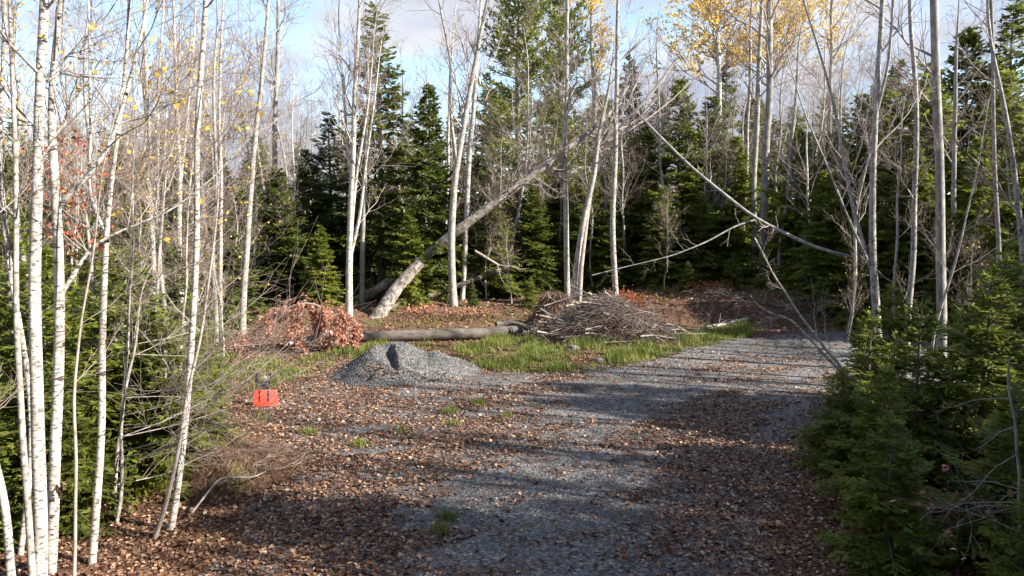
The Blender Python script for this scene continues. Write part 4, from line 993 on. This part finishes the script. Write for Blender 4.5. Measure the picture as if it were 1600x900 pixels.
# ------------------------------------------------------------------ brush pile
bp = empty('brush_pile', gpt(950, 535)); tag(bp, 'tangled heap of dead grey sticks and branches on the grass edge', 'brush pile')
b0 = np.array(bp.location)
rng = np.random.RandomState(61)
def stick(p0, p1, r, bend, seed):
    p0, p1 = np.array(p0), np.array(p1)
    r_ = np.random.RandomState(seed)
    mids = [p0 + (p1 - p0) * s + r_.normal(size=3) * bend * np.linalg.norm(p1 - p0) for s in (0.33, 0.66)]
    return seg_mesh('stick', [p0, *mids, p1], [r, r * 0.9, r * 0.7, r * 0.35], M['dead_wood'], 5, 8)
for k in range(120):
    cx = rng.normal() * 0.9; cy = rng.normal() * 0.5 + 0.6
    hz = max(0.05, 1.35 - 0.5 * abs(cx) - 0.25 * abs(cy - 0.6)) * rng.rand() ** 0.7
    a = rng.normal() * 0.55 + (0 if rng.rand() < 0.75 else 1.2); L = rng.uniform(0.5, 1.7)
    el = rng.normal() * 0.25 - 0.12 * np.sign(cx)
    d = np.array((math.cos(a) * math.cos(el), math.sin(a) * math.cos(el) * 0.7, math.sin(el)))
    c = np.array((cx, cy, hz + 0.06))
    p0, p1 = c - d * L / 2, c + d * L / 2
    p0[2] = max(p0[2], 0.02); p1[2] = max(p1[2], 0.02)
    link('stick', stick(p0, p1, rng.uniform(0.010, 0.038), 0.05, k), bp)
so = Soup()
n = 2200
c = np.column_stack([rng.normal(size=n) * 0.9, rng.normal(size=n) * 0.55 + 0.6, np.zeros(n)])
c[:, 2] = np.maximum(0.03, (1.4 - 0.5 * np.abs(c[:, 0]) - 0.25 * np.abs(c[:, 1] - 0.6))) * rng.rand(n) ** 0.6
d = nrm(rng.normal(size=(n, 3)) * (1, 0.7, 0.45)); L = rng.uniform(0.2, 0.8, n)[:, None]
P = np.stack([c - d * L / 2, c + rng.normal(size=(n, 3)) * 0.03, c + d * L / 2], 1); P[:, :, 2] = np.maximum(P[:, :, 2], 0.01)
tubes(so, P, np.repeat(rng.uniform(0.004, 0.009, n)[:, None], 3, 1), 3)
tw_ = link('twigs', so.mesh('brush_twigs', M['twig_dark'], True), bp); tw_['kind'] = 'stuff'
# arching bare branches on the heap
for k, (u0, v0, u1, v1, u2, v2, lab) in enumerate(((1000, 500, 920, 455, 850, 478, 'arching bare branch on the left of the brush pile'), (985, 490, 940, 470, 885, 442, 'pale branch curving up at the top of the brush pile'), (1010, 505, 1025, 480, 1030, 478, 'short broken stub sticking up at the right of the brush pile'), (962, 452, 958, 480, 962, 500, 'thin upright dead stem on the brush pile'))):
    pole('bare_branch', lab, 'branch', [at(u0, v0, 23.3), at(u1, v1, 23.2), at(u2, v2, 23.1)], [0.03, 0.024, 0.012], M['dead_wood'], 7, 70 + k, 6, 10, tl=(0.3, 0.9), twigs=3)

# mound of dry brown fern and roots left of the brush pile
fm = empty('fern_mound', gpt(868, 512)); tag(fm, 'brown mound of dry fern and hanging roots left of the brush pile', 'mound')
def mound_mesh(name, rx, ry, h, seed, m, n=36):
    rng = np.random.RandomState(seed)
    xs = np.linspace(-1.25, 1.25, n)
    X, Y = np.meshgrid(xs, xs)
    rr = np.sqrt(X * X + Y * Y)
    Z = h * (1 - smooth(0.15, 1.15, rr)) * (1 + 0.25 * wob(X, Y, 3.0, seed % 20)) + h * 0.08 * wob(X, Y, 9.0, (seed + 4) % 20) * (rr < 1.1) - 0.06
    idx = np.arange(n * n).reshape(n, n)
    q = np.stack([idx[:-1, :-1], idx[:-1, 1:], idx[1:, 1:], idx[1:, :-1]], -1).reshape(-1, 4)
    return mesh_from(name, np.stack([X * rx, Y * ry, Z], -1), q, None, m, True)
link('soil', mound_mesh('mound_soil', 0.95, 0.8, 1.15, 5, M['soil']), fm)
so = Soup(); n = 4200
a = rng.rand(n) * 6.283; r_ = np.sqrt(rng.rand(n)) * 1.0
p = np.column_stack([np.cos(a) * r_ * 0.95, np.sin(a) * r_ * 0.8, 1.15 * (1 - smooth(0.15, 1.15, r_)) + 0.05])
d = nrm(np.column_stack([np.cos(a) * 0.5, np.sin(a) * 0.5, -0.7 - 0.3 * rng.rand(n)]) + rng.normal(size=(n, 3)) * 0.3)
kites(so, p, d, nrm(rng.normal(size=(n, 3))), rng.uniform(0.15, 0.45, n), rng.uniform(0.01, 0.025, n))
x_ = link('dry_fern', so.mesh('dry_fern', M['dry']), fm); x_['kind'] = 'stuff'

# twigs, roots and moss on the bank at the right
def bank_brush():
    rng = np.random.RandomState(63); so = Soup(); n = 650
    x = rng.uniform(6.0, 15, n); y = 24.4 + rng.normal(size=n) * 0.5; z = height(x, y)
    d = nrm(rng.normal(size=(n, 3)) * (1, 0.7, 0.5)); L = rng.uniform(0.15, 0.8, n)[:, None]
    c = np.column_stack([x, y, z + 0.06 + 0.25 * rng.rand(n) ** 2])
    P = np.stack([c - d * L / 2, c + rng.normal(size=(n, 3)) * 0.05, c + d * L / 2], 1)
    tubes(so, P, np.repeat(rng.uniform(0.004, 0.012, n)[:, None], 3, 1), 3)
    return so.mesh('bank_brush', M['twig_dark'], True)
tag(link('bank_brush', bank_brush()), 'scattered dark twigs and roots along the cut bank at the right', 'twigs', kind='stuff')
def moss_mesh():
    rng = np.random.RandomState(64); so = Soup(); n = 30000
    x = rng.uniform(-13, 15, n); y = rng.uniform(23.5, 31, n)
    k = (wob(x, y, 1.2, 9) + 0.4 * wob(x, y, 4, 2)) > 0.30 - 0.35 * smooth(4, 7, x)
    x, y = x[k], y[k]; n = len(x)
    kites(so, np.column_stack([x, y, surf(x, y)]), nrm(rng.normal(size=(n, 3)) + (0, 0, 1.2)), nrm(rng.normal(size=(n, 3))), rng.uniform(0.04, 0.14, n), rng.uniform(0.02, 0.05, n))
    return so.mesh('moss', M['moss'])
tag(link('moss', moss_mesh()), 'patches of yellow-green moss and low plants on the bank', 'moss', kind='stuff')

# ------------------------------------------------------------------ gravel mound
gm_c = np.array((-2.62, 16.6))
gm = empty('gravel_mound', (gm_c[0], gm_c[1], float(surf(*gm_c)) - 0.01)); tag(gm, 'grey crushed gravel mound with a dark gully down its face', 'gravel pile')
def pile_h(x, y):
    def lobe(cx, cy, h, rx, ry, lf=1.0):
        d = np.sqrt(((x - cx) / np.where(x < cx, rx * lf, rx)) ** 2 + ((y - cy) / ry) ** 2)
        return h * np.clip(1 - d, -1, 1) 
    def smax(a, b, k=0.08): 
        return np.maximum(a, b) + k * np.exp(-np.abs(a - b) / k) * 0.35
    A = lobe(-0.48, -0.05, 0.70, 1.2, 1.5, 0.72)
    B = lobe(-0.10, 0.10, 0.86, 1.45, 1.5)
    Cc = lobe(0.85, 0.2, 0.52, 1.15, 1.3)
    z = smax(smax(A, B), Cc)
    z = np.where(z > 0.66, 0.66 + (z - 0.66) * 0.35, z)
    # gully that runs down the front: its right wall is steep
    yy = np.clip((0.15 - y) / 1.1, 0, 1)
    gxl = -0.24 + 0.36 * yy
    dx = x - gxl
    g = np.exp(-(np.where(dx > 0, dx / 0.055, dx / 0.20)) ** 2)
    z = z - 0.25 * g * smooth(0.06, -0.12, y) * smooth(-1.05, -0.35, y)
    z = z + 0.03 * wob(x, y, 4.0, 4) * (z > 0.02) + 0.014 * wob(x, y, 15.0, 9)
    return z
xs = np.linspace(-1.9, 2.3, 130); ysn = np.linspace(-1.9, 1.9, 120)
link('heap', grid_mesh('gravel_heap', xs, ysn, lambda X, Y: np.maximum(pile_h(X, Y), -0.05), M['gravel_pile']), gm)
rng = np.random.RandomState(71)
def stones(n, gen, smin, smax_):
    so = Soup()
    oct_v = np.array([(1, 0, 0), (-1, 0, 0), (0, 1, 0), (0, -1, 0), (0, 0, 1), (0, 0, -1)], float)
    oct_t = np.array([(0, 2, 4), (2, 1, 4), (1, 3, 4), (3, 0, 4), (2, 0, 5), (1, 2, 5), (3, 1, 5), (0, 3, 5)])
    p = gen(n); n = len(p)
    s = rng.uniform(smin, smax_, (n, 1, 1)) * rng.uniform(0.6, 1.2, (n, 1, 3))
    q = rng.normal(size=(n, 3, 3)); q, _ = np.linalg.qr(q)
    v = (oct_v[None] * s) @ q + p[:, None]
    t = (oct_t[None] + (np.arange(n) * 6)[:, None, None]).reshape(-1, 3)
    so.add(v.reshape(-1, 3), t=t)
    return so
M['pebble'] = island_mat('pebbles', [(0.0, (0.05, 0.051, 0.054)), (0.6, (0.105, 0.105, 0.107)), (0.93, (0.18, 0.175, 0.17)), (1.0, (0.36, 0.34, 0.31))], 0.0, 0.85)
def gen_pile(n):
    x = rng.uniform(-1.8, 2.2, n); y = rng.uniform(-1.8, 1.4, n); z = pile_h(x, y)
    k = (z > 0.005) | (rng.rand(n) < 0.25)
    return np.column_stack([x, y, np.maximum(z, 0.015)])[k]
s1 = link('stones', stones(9000, gen_pile, 0.006, 0.026).mesh('pile_stones', M['pebble']), gm); s1['kind'] = 'stuff'
def gen_ground(n):
    x = rng.uniform(-6, 9, n); y = rng.uniform(6.5, 21, n); k = clearing(x, y) > -0.1
    x, y = x[k], y[k]
    return np.column_stack([x, y, surf(x, y)])
tag(link('loose_stones', stones(26000, gen_ground, 0.005, 0.016).mesh('loose_stones', M['pebble'])), 'small loose stones scattered over the gravel clearing', 'stones', kind='stuff')

# ------------------------------------------------------------------ red scoop with black frame
def boxv(so, c, sx, sy, sz, top=(1, 1), shift=(0, 0), rot=None):
    v = np.array([(x, y, z) for z in (-1, 1) for y in (-1, 1) for x in (-1, 1)], float) * 0.5
    up = v[:, 2] > 0
    v[up, 0] *= top[0]; v[up, 1] *= top[1]
    v = v * (sx, sy, sz)
    v[up, 0] += shift[0]; v[up, 1] += shift[1]
    if rot is not None:
        ca, sa = math.cos(rot), math.sin(rot)
        y, z = v[:, 1].copy(), v[:, 2].copy()
        v[:, 1] = y * ca - z * sa; v[:, 2] = y * sa + z * ca
    so.add(v + np.array(c), [(0, 2, 3, 1), (4, 5, 7, 6), (0, 1, 5, 4), (2, 6, 7, 3), (0, 4, 6, 2), (1, 3, 7, 5)])
def bevel(o, w):
    m = o.modifiers.new('bevel', 'BEVEL'); m.width = w; m.segments = 2
rs = empty('push_scoop', gpt(415, 636), R(8)); tag(rs, 'red plastic scoop with black handle frame standing on the leaves', 'scoop')
so = Soup()
# open tray standing on its lip: back sheet, two sides, bottom lip
boxv(so, (0, 0, 0.16), 0.46, 0.025, 0.31, top=(0.86, 1), rot=R(-14))
tray = link('tray', so.mesh('scoop_tray', M['red_plastic']), rs); bevel(tray, 0.008)
for sgn in (-1, 1):
    so = Soup(); boxv(so, (0.215 * sgn, 0.05, 0.15), 0.02, 0.12, 0.28, top=(1, 0.4), shift=(-0.03 * sgn, 0.06)); s2 = link('side_wall', so.mesh('scoop_side', M['red_plastic']), rs); bevel(s2, 0.006)
for x0 in (-0.095, 0.06):  # thin black strips on the tray stand in for the struts' shadow
    so = Soup(); boxv(so, (x0, -0.004, 0.21), 0.013, 0.018, 0.20, rot=R(-14)); link('strut_shadow', so.mesh('scoop_strut_shadow', M['black_plastic']), tray)
so = Soup()
hp = []
fr_pts = [(-0.15, 0.12, 0.30), (-0.16, 0.18, 0.42), (-0.17, 0.24, 0.56)], [(0.06, 0.10, 0.30), (0.07, 0.16, 0.42), (0.08, 0.22, 0.60)]
for pts in fr_pts:
    so = Soup(); P_, R_ = resample(pts, [0.023] * 3, 5); tubes(so, P_[None], R_[None], 8); link('upright', so.mesh('scoop_upright', M['black_plastic'], True), rs)
so = Soup(); boxv(so, (-0.05, 0.17, 0.43), 0.30, 0.035, 0.04); c_ = link('crossbar', so.mesh('scoop_crossbar', M['black_plastic']), rs); bevel(c_, 0.006)
so = Soup(); boxv(so, (-0.17, 0.20, 0.44), 0.09, 0.08, 0.10, top=(0.8, 0.8)); c_ = link('bracket', so.mesh('scoop_bracket', M['black_plastic']), rs); bevel(c_, 0.012)
so = Soup(); boxv(so, (-0.03, 0.21, 0.49), 0.09, 0.02, 0.11, top=(0.7, 1)); c_ = link('grip_plate', so.mesh('scoop_plate', M['grey_plastic']), rs); bevel(c_, 0.006)
so = Soup(); boxv(so, (-0.04, 0.14, 0.34), 0.14, 0.06, 0.12, top=(0.9, 0.9)); c_ = link('socket', so.mesh('scoop_socket', M['black_plastic']), rs); bevel(c_, 0.01)
boxv_so = Soup(); boxv(boxv_so, (-0.19, 0.25, 0.58), 0.05, 0.04, 0.10, top=(0.8, 0.8)); c_ = link('grip', boxv_so.mesh('scoop_grip', M['black_plastic']), rs); bevel(c_, 0.01)

# ------------------------------------------------------------------ stones
def rock(label, u, v, sx, sy, sz, seed):
    import bmesh
    bm = bmesh.new(); bmesh.ops.create_icosphere(bm, subdivisions=3, radius=1.0)
    for w in bm.verts:
        n_ = mnoise.noise(w.co * 1.3 + Vector((seed, 0, 0))) * 0.35 + mnoise.noise(w.co * 3.5 + Vector((0, seed, 0))) * 0.13
        w.co = w.co * (1 + n_); w.co = Vector((w.co.x * sx, w.co.y * sy, w.co.z * sz))
    me = bpy.data.meshes.new('rock'); bm.to_mesh(me); bm.free(); me.materials.append(M['stone'])
    p = gpt(u, v, sz * 0.45)
    tag(link('rock', me, None, p), label, 'rock')
rock('pale grey rock under the alder branches at the left of the leaves', 328, 672, 0.17, 0.16, 0.17, 3.1)
rock('darker rock just left of the pale grey rock', 305, 688, 0.19, 0.16, 0.11, 8.4)
rock('small rock at the edge of the grass in front of the brush pile', 935, 566, 0.16, 0.12, 0.08, 6.6)
rock('pale rock at the front foot of the brush pile', 893, 548, 0.2, 0.14, 0.12, 2.2)

# mound of dry grass left of the leaves
dm = empty('dry_grass_mound', gpt(370, 740)); tag(dm, 'low mound of dry brown grass and litter at the left of the leaves', 'mound')
link('soil', mound_mesh('dry_mound', 0.9, 0.9, 0.45, 9, M['soil']), dm)
so = Soup(); n = 3500
a = rng.rand(n) * 6.283; r_ = np.sqrt(rng.rand(n))
p = np.column_stack([np.cos(a) * r_ * 0.95, np.sin(a) * r_ * 0.95, 0.45 * (1 - smooth(0.15, 1.15, r_)) - 0.02])
d = nrm(np.column_stack([np.cos(a), np.sin(a), rng.uniform(-0.5, 0.5, n)]) + rng.normal(size=(n, 3)) * 0.5)
kites(so, p, d, nrm(rng.normal(size=(n, 3))), rng.uniform(0.08, 0.28, n), rng.uniform(0.005, 0.012, n))
x_ = link('dry_grass', so.mesh('dry_grass', M['dry']), dm); x_['kind'] = 'stuff'

# ------------------------------------------------------------------ rust-leaved fallen branch
rb = empty('fallen_bough', gpt(470, 556)); tag(rb, 'fallen bough with drooping rust-coloured dead leaves', 'bough')
b0 = np.array(rb.location)
rng = np.random.RandomState(81)
Dm = 19.6
main = np.array([at(395, 520, Dm), at(440, 485, Dm), at(480, 470, Dm), at(520, 488, Dm), at(560, 505, Dm)]) - b0
so = Soup(); P_, R_ = resample(main, [0.04, 0.035, 0.03, 0.022, 0.01], 16); tubes(so, P_[None], R_[None], 6)
hang = []
for (u, v, v2) in ((440, 480, 500), (455, 478, 540), (470, 474, 560), (488, 476, 530), (497, 498, 560), (513, 485, 545), (528, 495, 528), (540, 500, 540), (553, 506, 545), (560, 508, 536), (470, 540, 562), (425, 492, 520), (535, 488, 500), (505, 478, 500)):
    s0 = at(u, v, Dm + rng.uniform(-0.5, 0.5)) - b0; e = at(u + rng.uniform(-4, 6), v2, Dm + rng.uniform(-0.6, 0.4)) - b0
    e[2] = max(e[2], 0.03)
    mid = (s0 + e) / 2 + (rng.normal() * 0.05, rng.normal() * 0.05, 0.05)
    hang.append(resample([s0, mid, e], [1, 1, 1], 6)[0])
hang = np.array(hang)
link('main_limb', so.mesh('bough_limb', M['limb'], True), rb)
for q in range(len(hang)):
    so = Soup(); tubes(so, hang[q:q + 1], np.full((1, 6), 0.008), 4); link('hanging_twig', so.mesh('bough_twig', M['limb'], True), rb)
so = Soup()
for h_ in hang:
    n = 240
    t = rng.rand(n); 
    p = np.stack([np.interp(t, np.linspace(0, 1, 6), h_[:, i]) for i in range(3)], 1) + rng.normal(size=(n, 3)) * (0.05, 0.05, 0.03)
    d = nrm(rng.normal(size=(n, 3)) * 0.5 + np.array((0, 0, -1.0)))
    kites(so, p, d, nrm(rng.normal(size=(n, 3))), rng.uniform(0.07, 0.14, n), rng.uniform(0.045, 0.085, n), fold=0.2)
n = 420
t = rng.rand(n); p = np.stack([np.interp(t, np.linspace(0, 1, 16), P_[:, i]) for i in range(3)], 1) + rng.normal(size=(n, 3)) * (0.16, 0.2, 0.10)
kites(so, p, nrm(rng.normal(size=(n, 3)) + np.array((0, 0, -.8))), nrm(rng.normal(size=(n, 3))), rng.uniform(0.06, 0.12, n), rng.uniform(0.035, 0.07, n), fold=0.2)
x_ = link('leaves', so.mesh('bough_leaves', M['rust_leaf']), rb); x_['kind'] = 'stuff'
# low red-leaved shrubs on the bank
def leafy(nm, label, u, v, rx, ry, h, n, m, seed, size=0.08, dz=0.0):
    rng = np.random.RandomState(seed)
    o = empty(nm, gpt(u, v)); tag(o, label, 'shrub', None)
    st, lf = Soup(), Soup()
    k = max(6, int(rx * 12))
    e = np.column_stack([rng.normal(size=k) * rx * 0.6, rng.normal(size=k) * ry * 0.6, h * rng.uniform(0.5, 1.0, k)])
    s0 = e * (0.3, 0.3, 0)
    P = np.stack([s0, (s0 + e) / 2 + rng.normal(size=(k, 3)) * 0.05, e], 1)
    tubes(st, P, np.repeat(np.array([[0.01, 0.007, 0.004]]), k, 0), 4)
    link('stems', st.mesh(nm + '_stems', M['twig_dark'], True), o)
    leaves_on_p = P[rng.randint(0, k, n), 1] * 0.4 + P[rng.randint(0, k, n), 2] * 0.6 + rng.normal(size=(n, 3)) * (rx * 0.35, ry * 0.35, h * 0.22)
    leaves_on_p[:, 2] = np.abs(leaves_on_p[:, 2]) + 0.02
    kites(lf, leaves_on_p, nrm(rng.normal(size=(n, 3))), nrm(rng.normal(size=(n, 3)) + (0, 0, 1)), size * rng.uniform(0.6, 1.3, n), size * 0.7 * rng.uniform(0.6, 1.3, n), fold=0.15)
    x = link('leaves', lf.mesh(nm + '_leaves', M[m]), o); x['kind'] = 'stuff'
leafy('maple_seedling', 'low orange-red maple shrub behind the right end of the brush pile', 985, 480, 0.75, 0.5, 0.55, 420, 'red_leaf', 91)
leafy('maple_seedling', 'low orange seedlings on the bank left of the pair of grey trunks', 1120, 458, 1.0, 0.5, 0.4, 260, 'red_leaf', 98)
leafy('maple_seedling', 'low red shrub on the bank behind the long log', 740, 496, 1.1, 0.5, 0.3, 360, 'rust_leaf', 92)
leafy('maple_seedling', 'small reddish shrub near the lower end of the leaning trunk', 645, 495, 0.7, 0.4, 0.35, 240, 'rust_leaf', 93)
leafy('maple_seedling', 'tiny yellow-green leafy sapling beside the lower end of the leaning trunk', 580, 470, 0.25, 0.25, 0.9, 130, 'grass', 94)
leafy('maple_seedling', 'rusty bush at the left edge of the grass', 372, 556, 0.4, 0.35, 0.45, 200, 'rust_leaf', 95)
leafy('maple_seedling', 'orange maple leaves among the dark firs behind the slim birches', 945, 442, 0.6, 0.6, 4.4, 260, 'red_leaf', 96)
leafy('maple_seedling', 'yellowing bush at the left of the grass below the thicket', 345, 540, 0.9, 0.6, 0.9, 420, 'grass', 97)

# hanging curled leaves on the white birch
so = Soup(); n = 16
p = at(93, 762, 7.05)[None] + rng.normal(size=(n, 3)) * (0.025, 0.02, 0.035)
kites(so, p, nrm(rng.normal(size=(n, 3)) * 0.6 + np.array((0, 0, -1.0))), nrm(rng.normal(size=(n, 3))), rng.uniform(0.05, 0.10, n), rng.uniform(0.025, 0.05, n), fold=0.45)
x_ = link('dead_leaves', so.mesh('curled_leaves', M['dry']), b2); x_.location = -Vector(b2.location)

# ------------------------------------------------------------------ grass
def blades(so, rng, x, y, h, w, lean=0.5):
    n = len(x)
    z = surf(x, y) - 0.01
    a = rng.rand(n) * 6.283
    le = lean * rng.rand(n)
    d = np.column_stack([np.cos(a) * le, np.sin(a) * le, np.ones(n)])
    sd = np.column_stack([-np.sin(a), np.cos(a), np.zeros(n)]) * (w * 0.5)[:, None]
    p = np.column_stack([x, y, z])
    m = p + d * (h * 0.55)[:, None]
    tip = p + d * h[:, None] + np.column_stack([np.cos(a), np.sin(a), -0.4 * np.ones(n)]) * (h * 0.35 * rng.rand(n))[:, None]
    v = np.stack([p - sd, p + sd, m + sd * 0.8, m - sd * 0.8, tip], 1)
    b = np.arange(n)[:, None] * 5
    so.add(v.reshape(-1, 3), q=b + np.array([[0, 1, 2, 3]]), t=b + np.array([[3, 2, 4]]))
rng = np.random.RandomState(95)
def grass_zone(poly_px, n, hmin, hmax, name, label, f=1.6):
    poly = np.array([ground_at(u, v)[:2] for u, v in poly_px])
    lo, hi = poly.min(0), poly.max(0)
    P = rng.uniform(lo, hi, (n * 5, 2))
    ins = np.zeros(len(P), bool); j = len(poly) - 1
    for i in range(len(poly)):
        c = ((poly[i, 1] > P[:, 1]) != (poly[j, 1] > P[:, 1])) & (P[:, 0] < (poly[j, 0] - poly[i, 0]) * (P[:, 1] - poly[i, 1]) / (poly[j, 1] - poly[i, 1] + 1e-9) + poly[i, 0])
        ins ^= c; j = i
    P = P[ins]
    dn = 0.42 + 0.6 * wob(P[:, 0], P[:, 1], f, 5) + 0.5 * wob(P[:, 0], P[:, 1], f * 3.4, 12)
    P = P[rng.rand(len(P)) < np.clip(dn, 0.04, 1)][:n]
    h = (hmin + (hmax - hmin) * rng.rand(len(P))) * (0.65 + 0.75 * np.clip(wob(P[:, 0], P[:, 1], 3.2, 15), -0.6, 1))
    so = Soup(); blades(so, rng, P[:, 0], P[:, 1], h, np.full(len(P), 0.014))
    tag(link(name, so.mesh(name, M['grass'])), label, 'grass', kind='stuff')
grass_zone([(700, 548), (760, 532), (900, 528), (1000, 520), (1100, 512), (1190, 506), (1205, 518), (1120, 540), (1040, 560), (940, 582), (800, 586), (735, 575)], 20000, 0.08, 0.34, 'grass', 'long green and yellow grass in front of the long log and brush pile')
grass_zone([(565, 540), (720, 538), (760, 548), (640, 545), (560, 560), (470, 590), (440, 590), (470, 560)], 4500, 0.10, 0.28, 'grass', 'yellowing grass behind the gravel mound')
grass_zone([(285, 575), (360, 560), (450, 568), (470, 590), (430, 606), (330, 625), (290, 628)], 5000, 0.10, 0.30, 'grass', 'short green grass behind the red scoop')
for k, (u, v, n, lab) in enumerate(((748, 634, 130, 'green grass tuft on the gravel in front of the mound'), (703, 648, 120, 'grass tuft just left of the one in front of the mound'), (708, 668, 70, 'small grass tuft below the pair in front of the mound'), (561, 700, 120, 'dark grass tuft among the leaves at the left of the clearing'),
        (485, 682, 80, 'thin grass tuft among the leaves right of the scoop'), (700, 815, 120, 'yellow-green grass tuft in the nearest leaves'), (688, 838, 100, 'nearest grass tuft in the leaves at the bottom'), (790, 655, 60, 'sparse grass tuft on the gravel right of the mound'), (630, 680, 60, 'sparse grass tuft in the middle of the clearing'), (412, 655, 70, 'grass tuft below the red scoop'))):
    p = ground_at(u, v); so = Soup()
    n = int(n * 1.5); x = p[0] + rng.normal(size=n) * 0.07; y = p[1] + rng.normal(size=n) * 0.06
    blades(so, rng, x, y, rng.uniform(0.05, 0.16, n), np.full(n, 0.008), 0.9)
    me = so.mesh('grass_tuft', M['grass']); z = float(surf(p[0], p[1]))
    co = np.empty(len(me.vertices) * 3, np.float32); me.vertices.foreach_get('co', co); co = co.reshape(-1, 3) - np.array((p[0], p[1], z)); me.vertices.foreach_set('co', co.ravel().astype(np.float32))
    tag(link('grass_tuft', me, None, (p[0], p[1], z)), lab, 'grass tuft', 'grass tufts on the clearing')

# ------------------------------------------------------------------ fallen leaves
def litter(n, gen, smin, smax_):
    x, y = gen(n); n = len(x)
    z = surf(x, y) + 0.004 + 0.02 * rng.rand(n) ** 2
    a = rng.rand(n) * 6.283
    tilt = rng.normal(size=(n, 2)) * 0.35
    d = nrm(np.column_stack([np.cos(a), np.sin(a), tilt[:, 0]]))
    up = nrm(np.column_stack([rng.normal(size=n) * 0.35, rng.normal(size=n) * 0.35, np.ones(n)]))
    sd = nrm(np.cross(up, d)); up = np.cross(d, sd)
    s = (smin + (smax_ - smin) * rng.rand(n) ** 1.8)[:, None]
    cu = rng.uniform(-0.15, 0.4, n)[:, None]
    p = np.column_stack([x, y, z])
    v = np.stack([p - d * s * 0.5, p - d * s * 0.1 + sd * s * 0.48 + up * s * cu, p + d * s * 0.18 + sd * s * 0.36 + up * s * cu, p + d * s * 0.55 + up * s * cu * 0.5, p + d * s * 0.18 - sd * s * 0.36 + up * s * cu, p - d * s * 0.1 - sd * s * 0.48 + up * s * cu], 1)
    b = np.arange(n)[:, None] * 6
    so = Soup(); so.add(v.reshape(-1, 3), q=np.concatenate([b + np.array([[0, 3, 2, 1]]), b + np.array([[0, 5, 4, 3]])]))
    return so
rng = np.random.RandomState(97)
def gen_near(n):
    x = rng.uniform(-8.5, 8, n); y = 5.5 + 13.5 * rng.rand(n) ** 1.25
    c = clearing(x, y)
    nz = 0.50 * wob(x * 0.7, y * 1.6, 0.85, 13) + 0.55 * wob(x * 0.8, y * 1.7, 2.2, 17) + 0.40 * wob(x * 0.8, y * 1.4, 6.0, 3)
    # wheel track of barer gravel from the drive towards the camera
    trk = np.exp(-((x - np.interp(y, [6, 9, 12, 15, 18], [0.4, 0.9, 1.7, 3.0, 5.0])) / 1.3) ** 2) + 0.7 * np.exp(-((x + np.interp(y, [6, 10, 14], [1.0, 0.6, -0.3])) / 0.6) ** 2)
    bias = 0.25 + 0.75 * smooth(-0.5, -3.0, x) * smooth(14.5, 9, y) + 0.5 * smooth(2.2, 3.4, x) * smooth(14, 9, y) - 0.40 * trk - 0.35 * smooth(14, 16.5, y)
    e_ = smooth(0.9, -0.2, c + 0.5 * nz)
    dens = (0.05 + 0.95 * smooth(-0.35, 0.75, nz + bias)) * (1 - e_) + 0.85 * e_
    k = rng.rand(n) < dens
    return x[k], y[k]
tag(link('fallen_leaves', litter(290000, gen_near, 0.018, 0.068).mesh('fallen_leaves', M['litter'])), 'brown and tan fallen leaves scattered over the gravel clearing', 'leaves', kind='stuff')
def gen_back(n):
    x = rng.uniform(-14, 17, n); y = rng.uniform(18, 33, n)
    k = (clearing(x, y) < -0.2) & (rng.rand(n) < 0.6) | (rng.rand(n) < 0.12)
    return x[k], y[k]
tag(link('bank_leaves', litter(45000, gen_back, 0.05, 0.12).mesh('bank_leaves', M['litter'])), 'brown fallen leaves on the bank at the back of the clearing', 'leaves', kind='stuff')
def gen_mound(n):
    x = rng.uniform(-0.7, 1.6, n); y = rng.uniform(-1.3, -0.2, n)
    k = (rng.rand(n) < np.exp(-((x + 0.35) / 0.40) ** 2 - ((y + 0.95) / 0.22) ** 2) + 0.5 * np.exp(-((x - 0.9) / 0.5) ** 2 - ((y + 1.0) / 0.2) ** 2))
    return x[k], y[k]
_s = surf
surf = lambda x, y: pile_h(x, y) + 0.01
x_ = link('leaves', litter(900, gen_mound, 0.05, 0.09).mesh('mound_leaves', M['litter']), gm); x_['kind'] = 'stuff'
surf = _s

tris = sum(len(m.polygons) for m in bpy.data.meshes)
print('objects', len(bpy.data.objects), 'faces', tris)
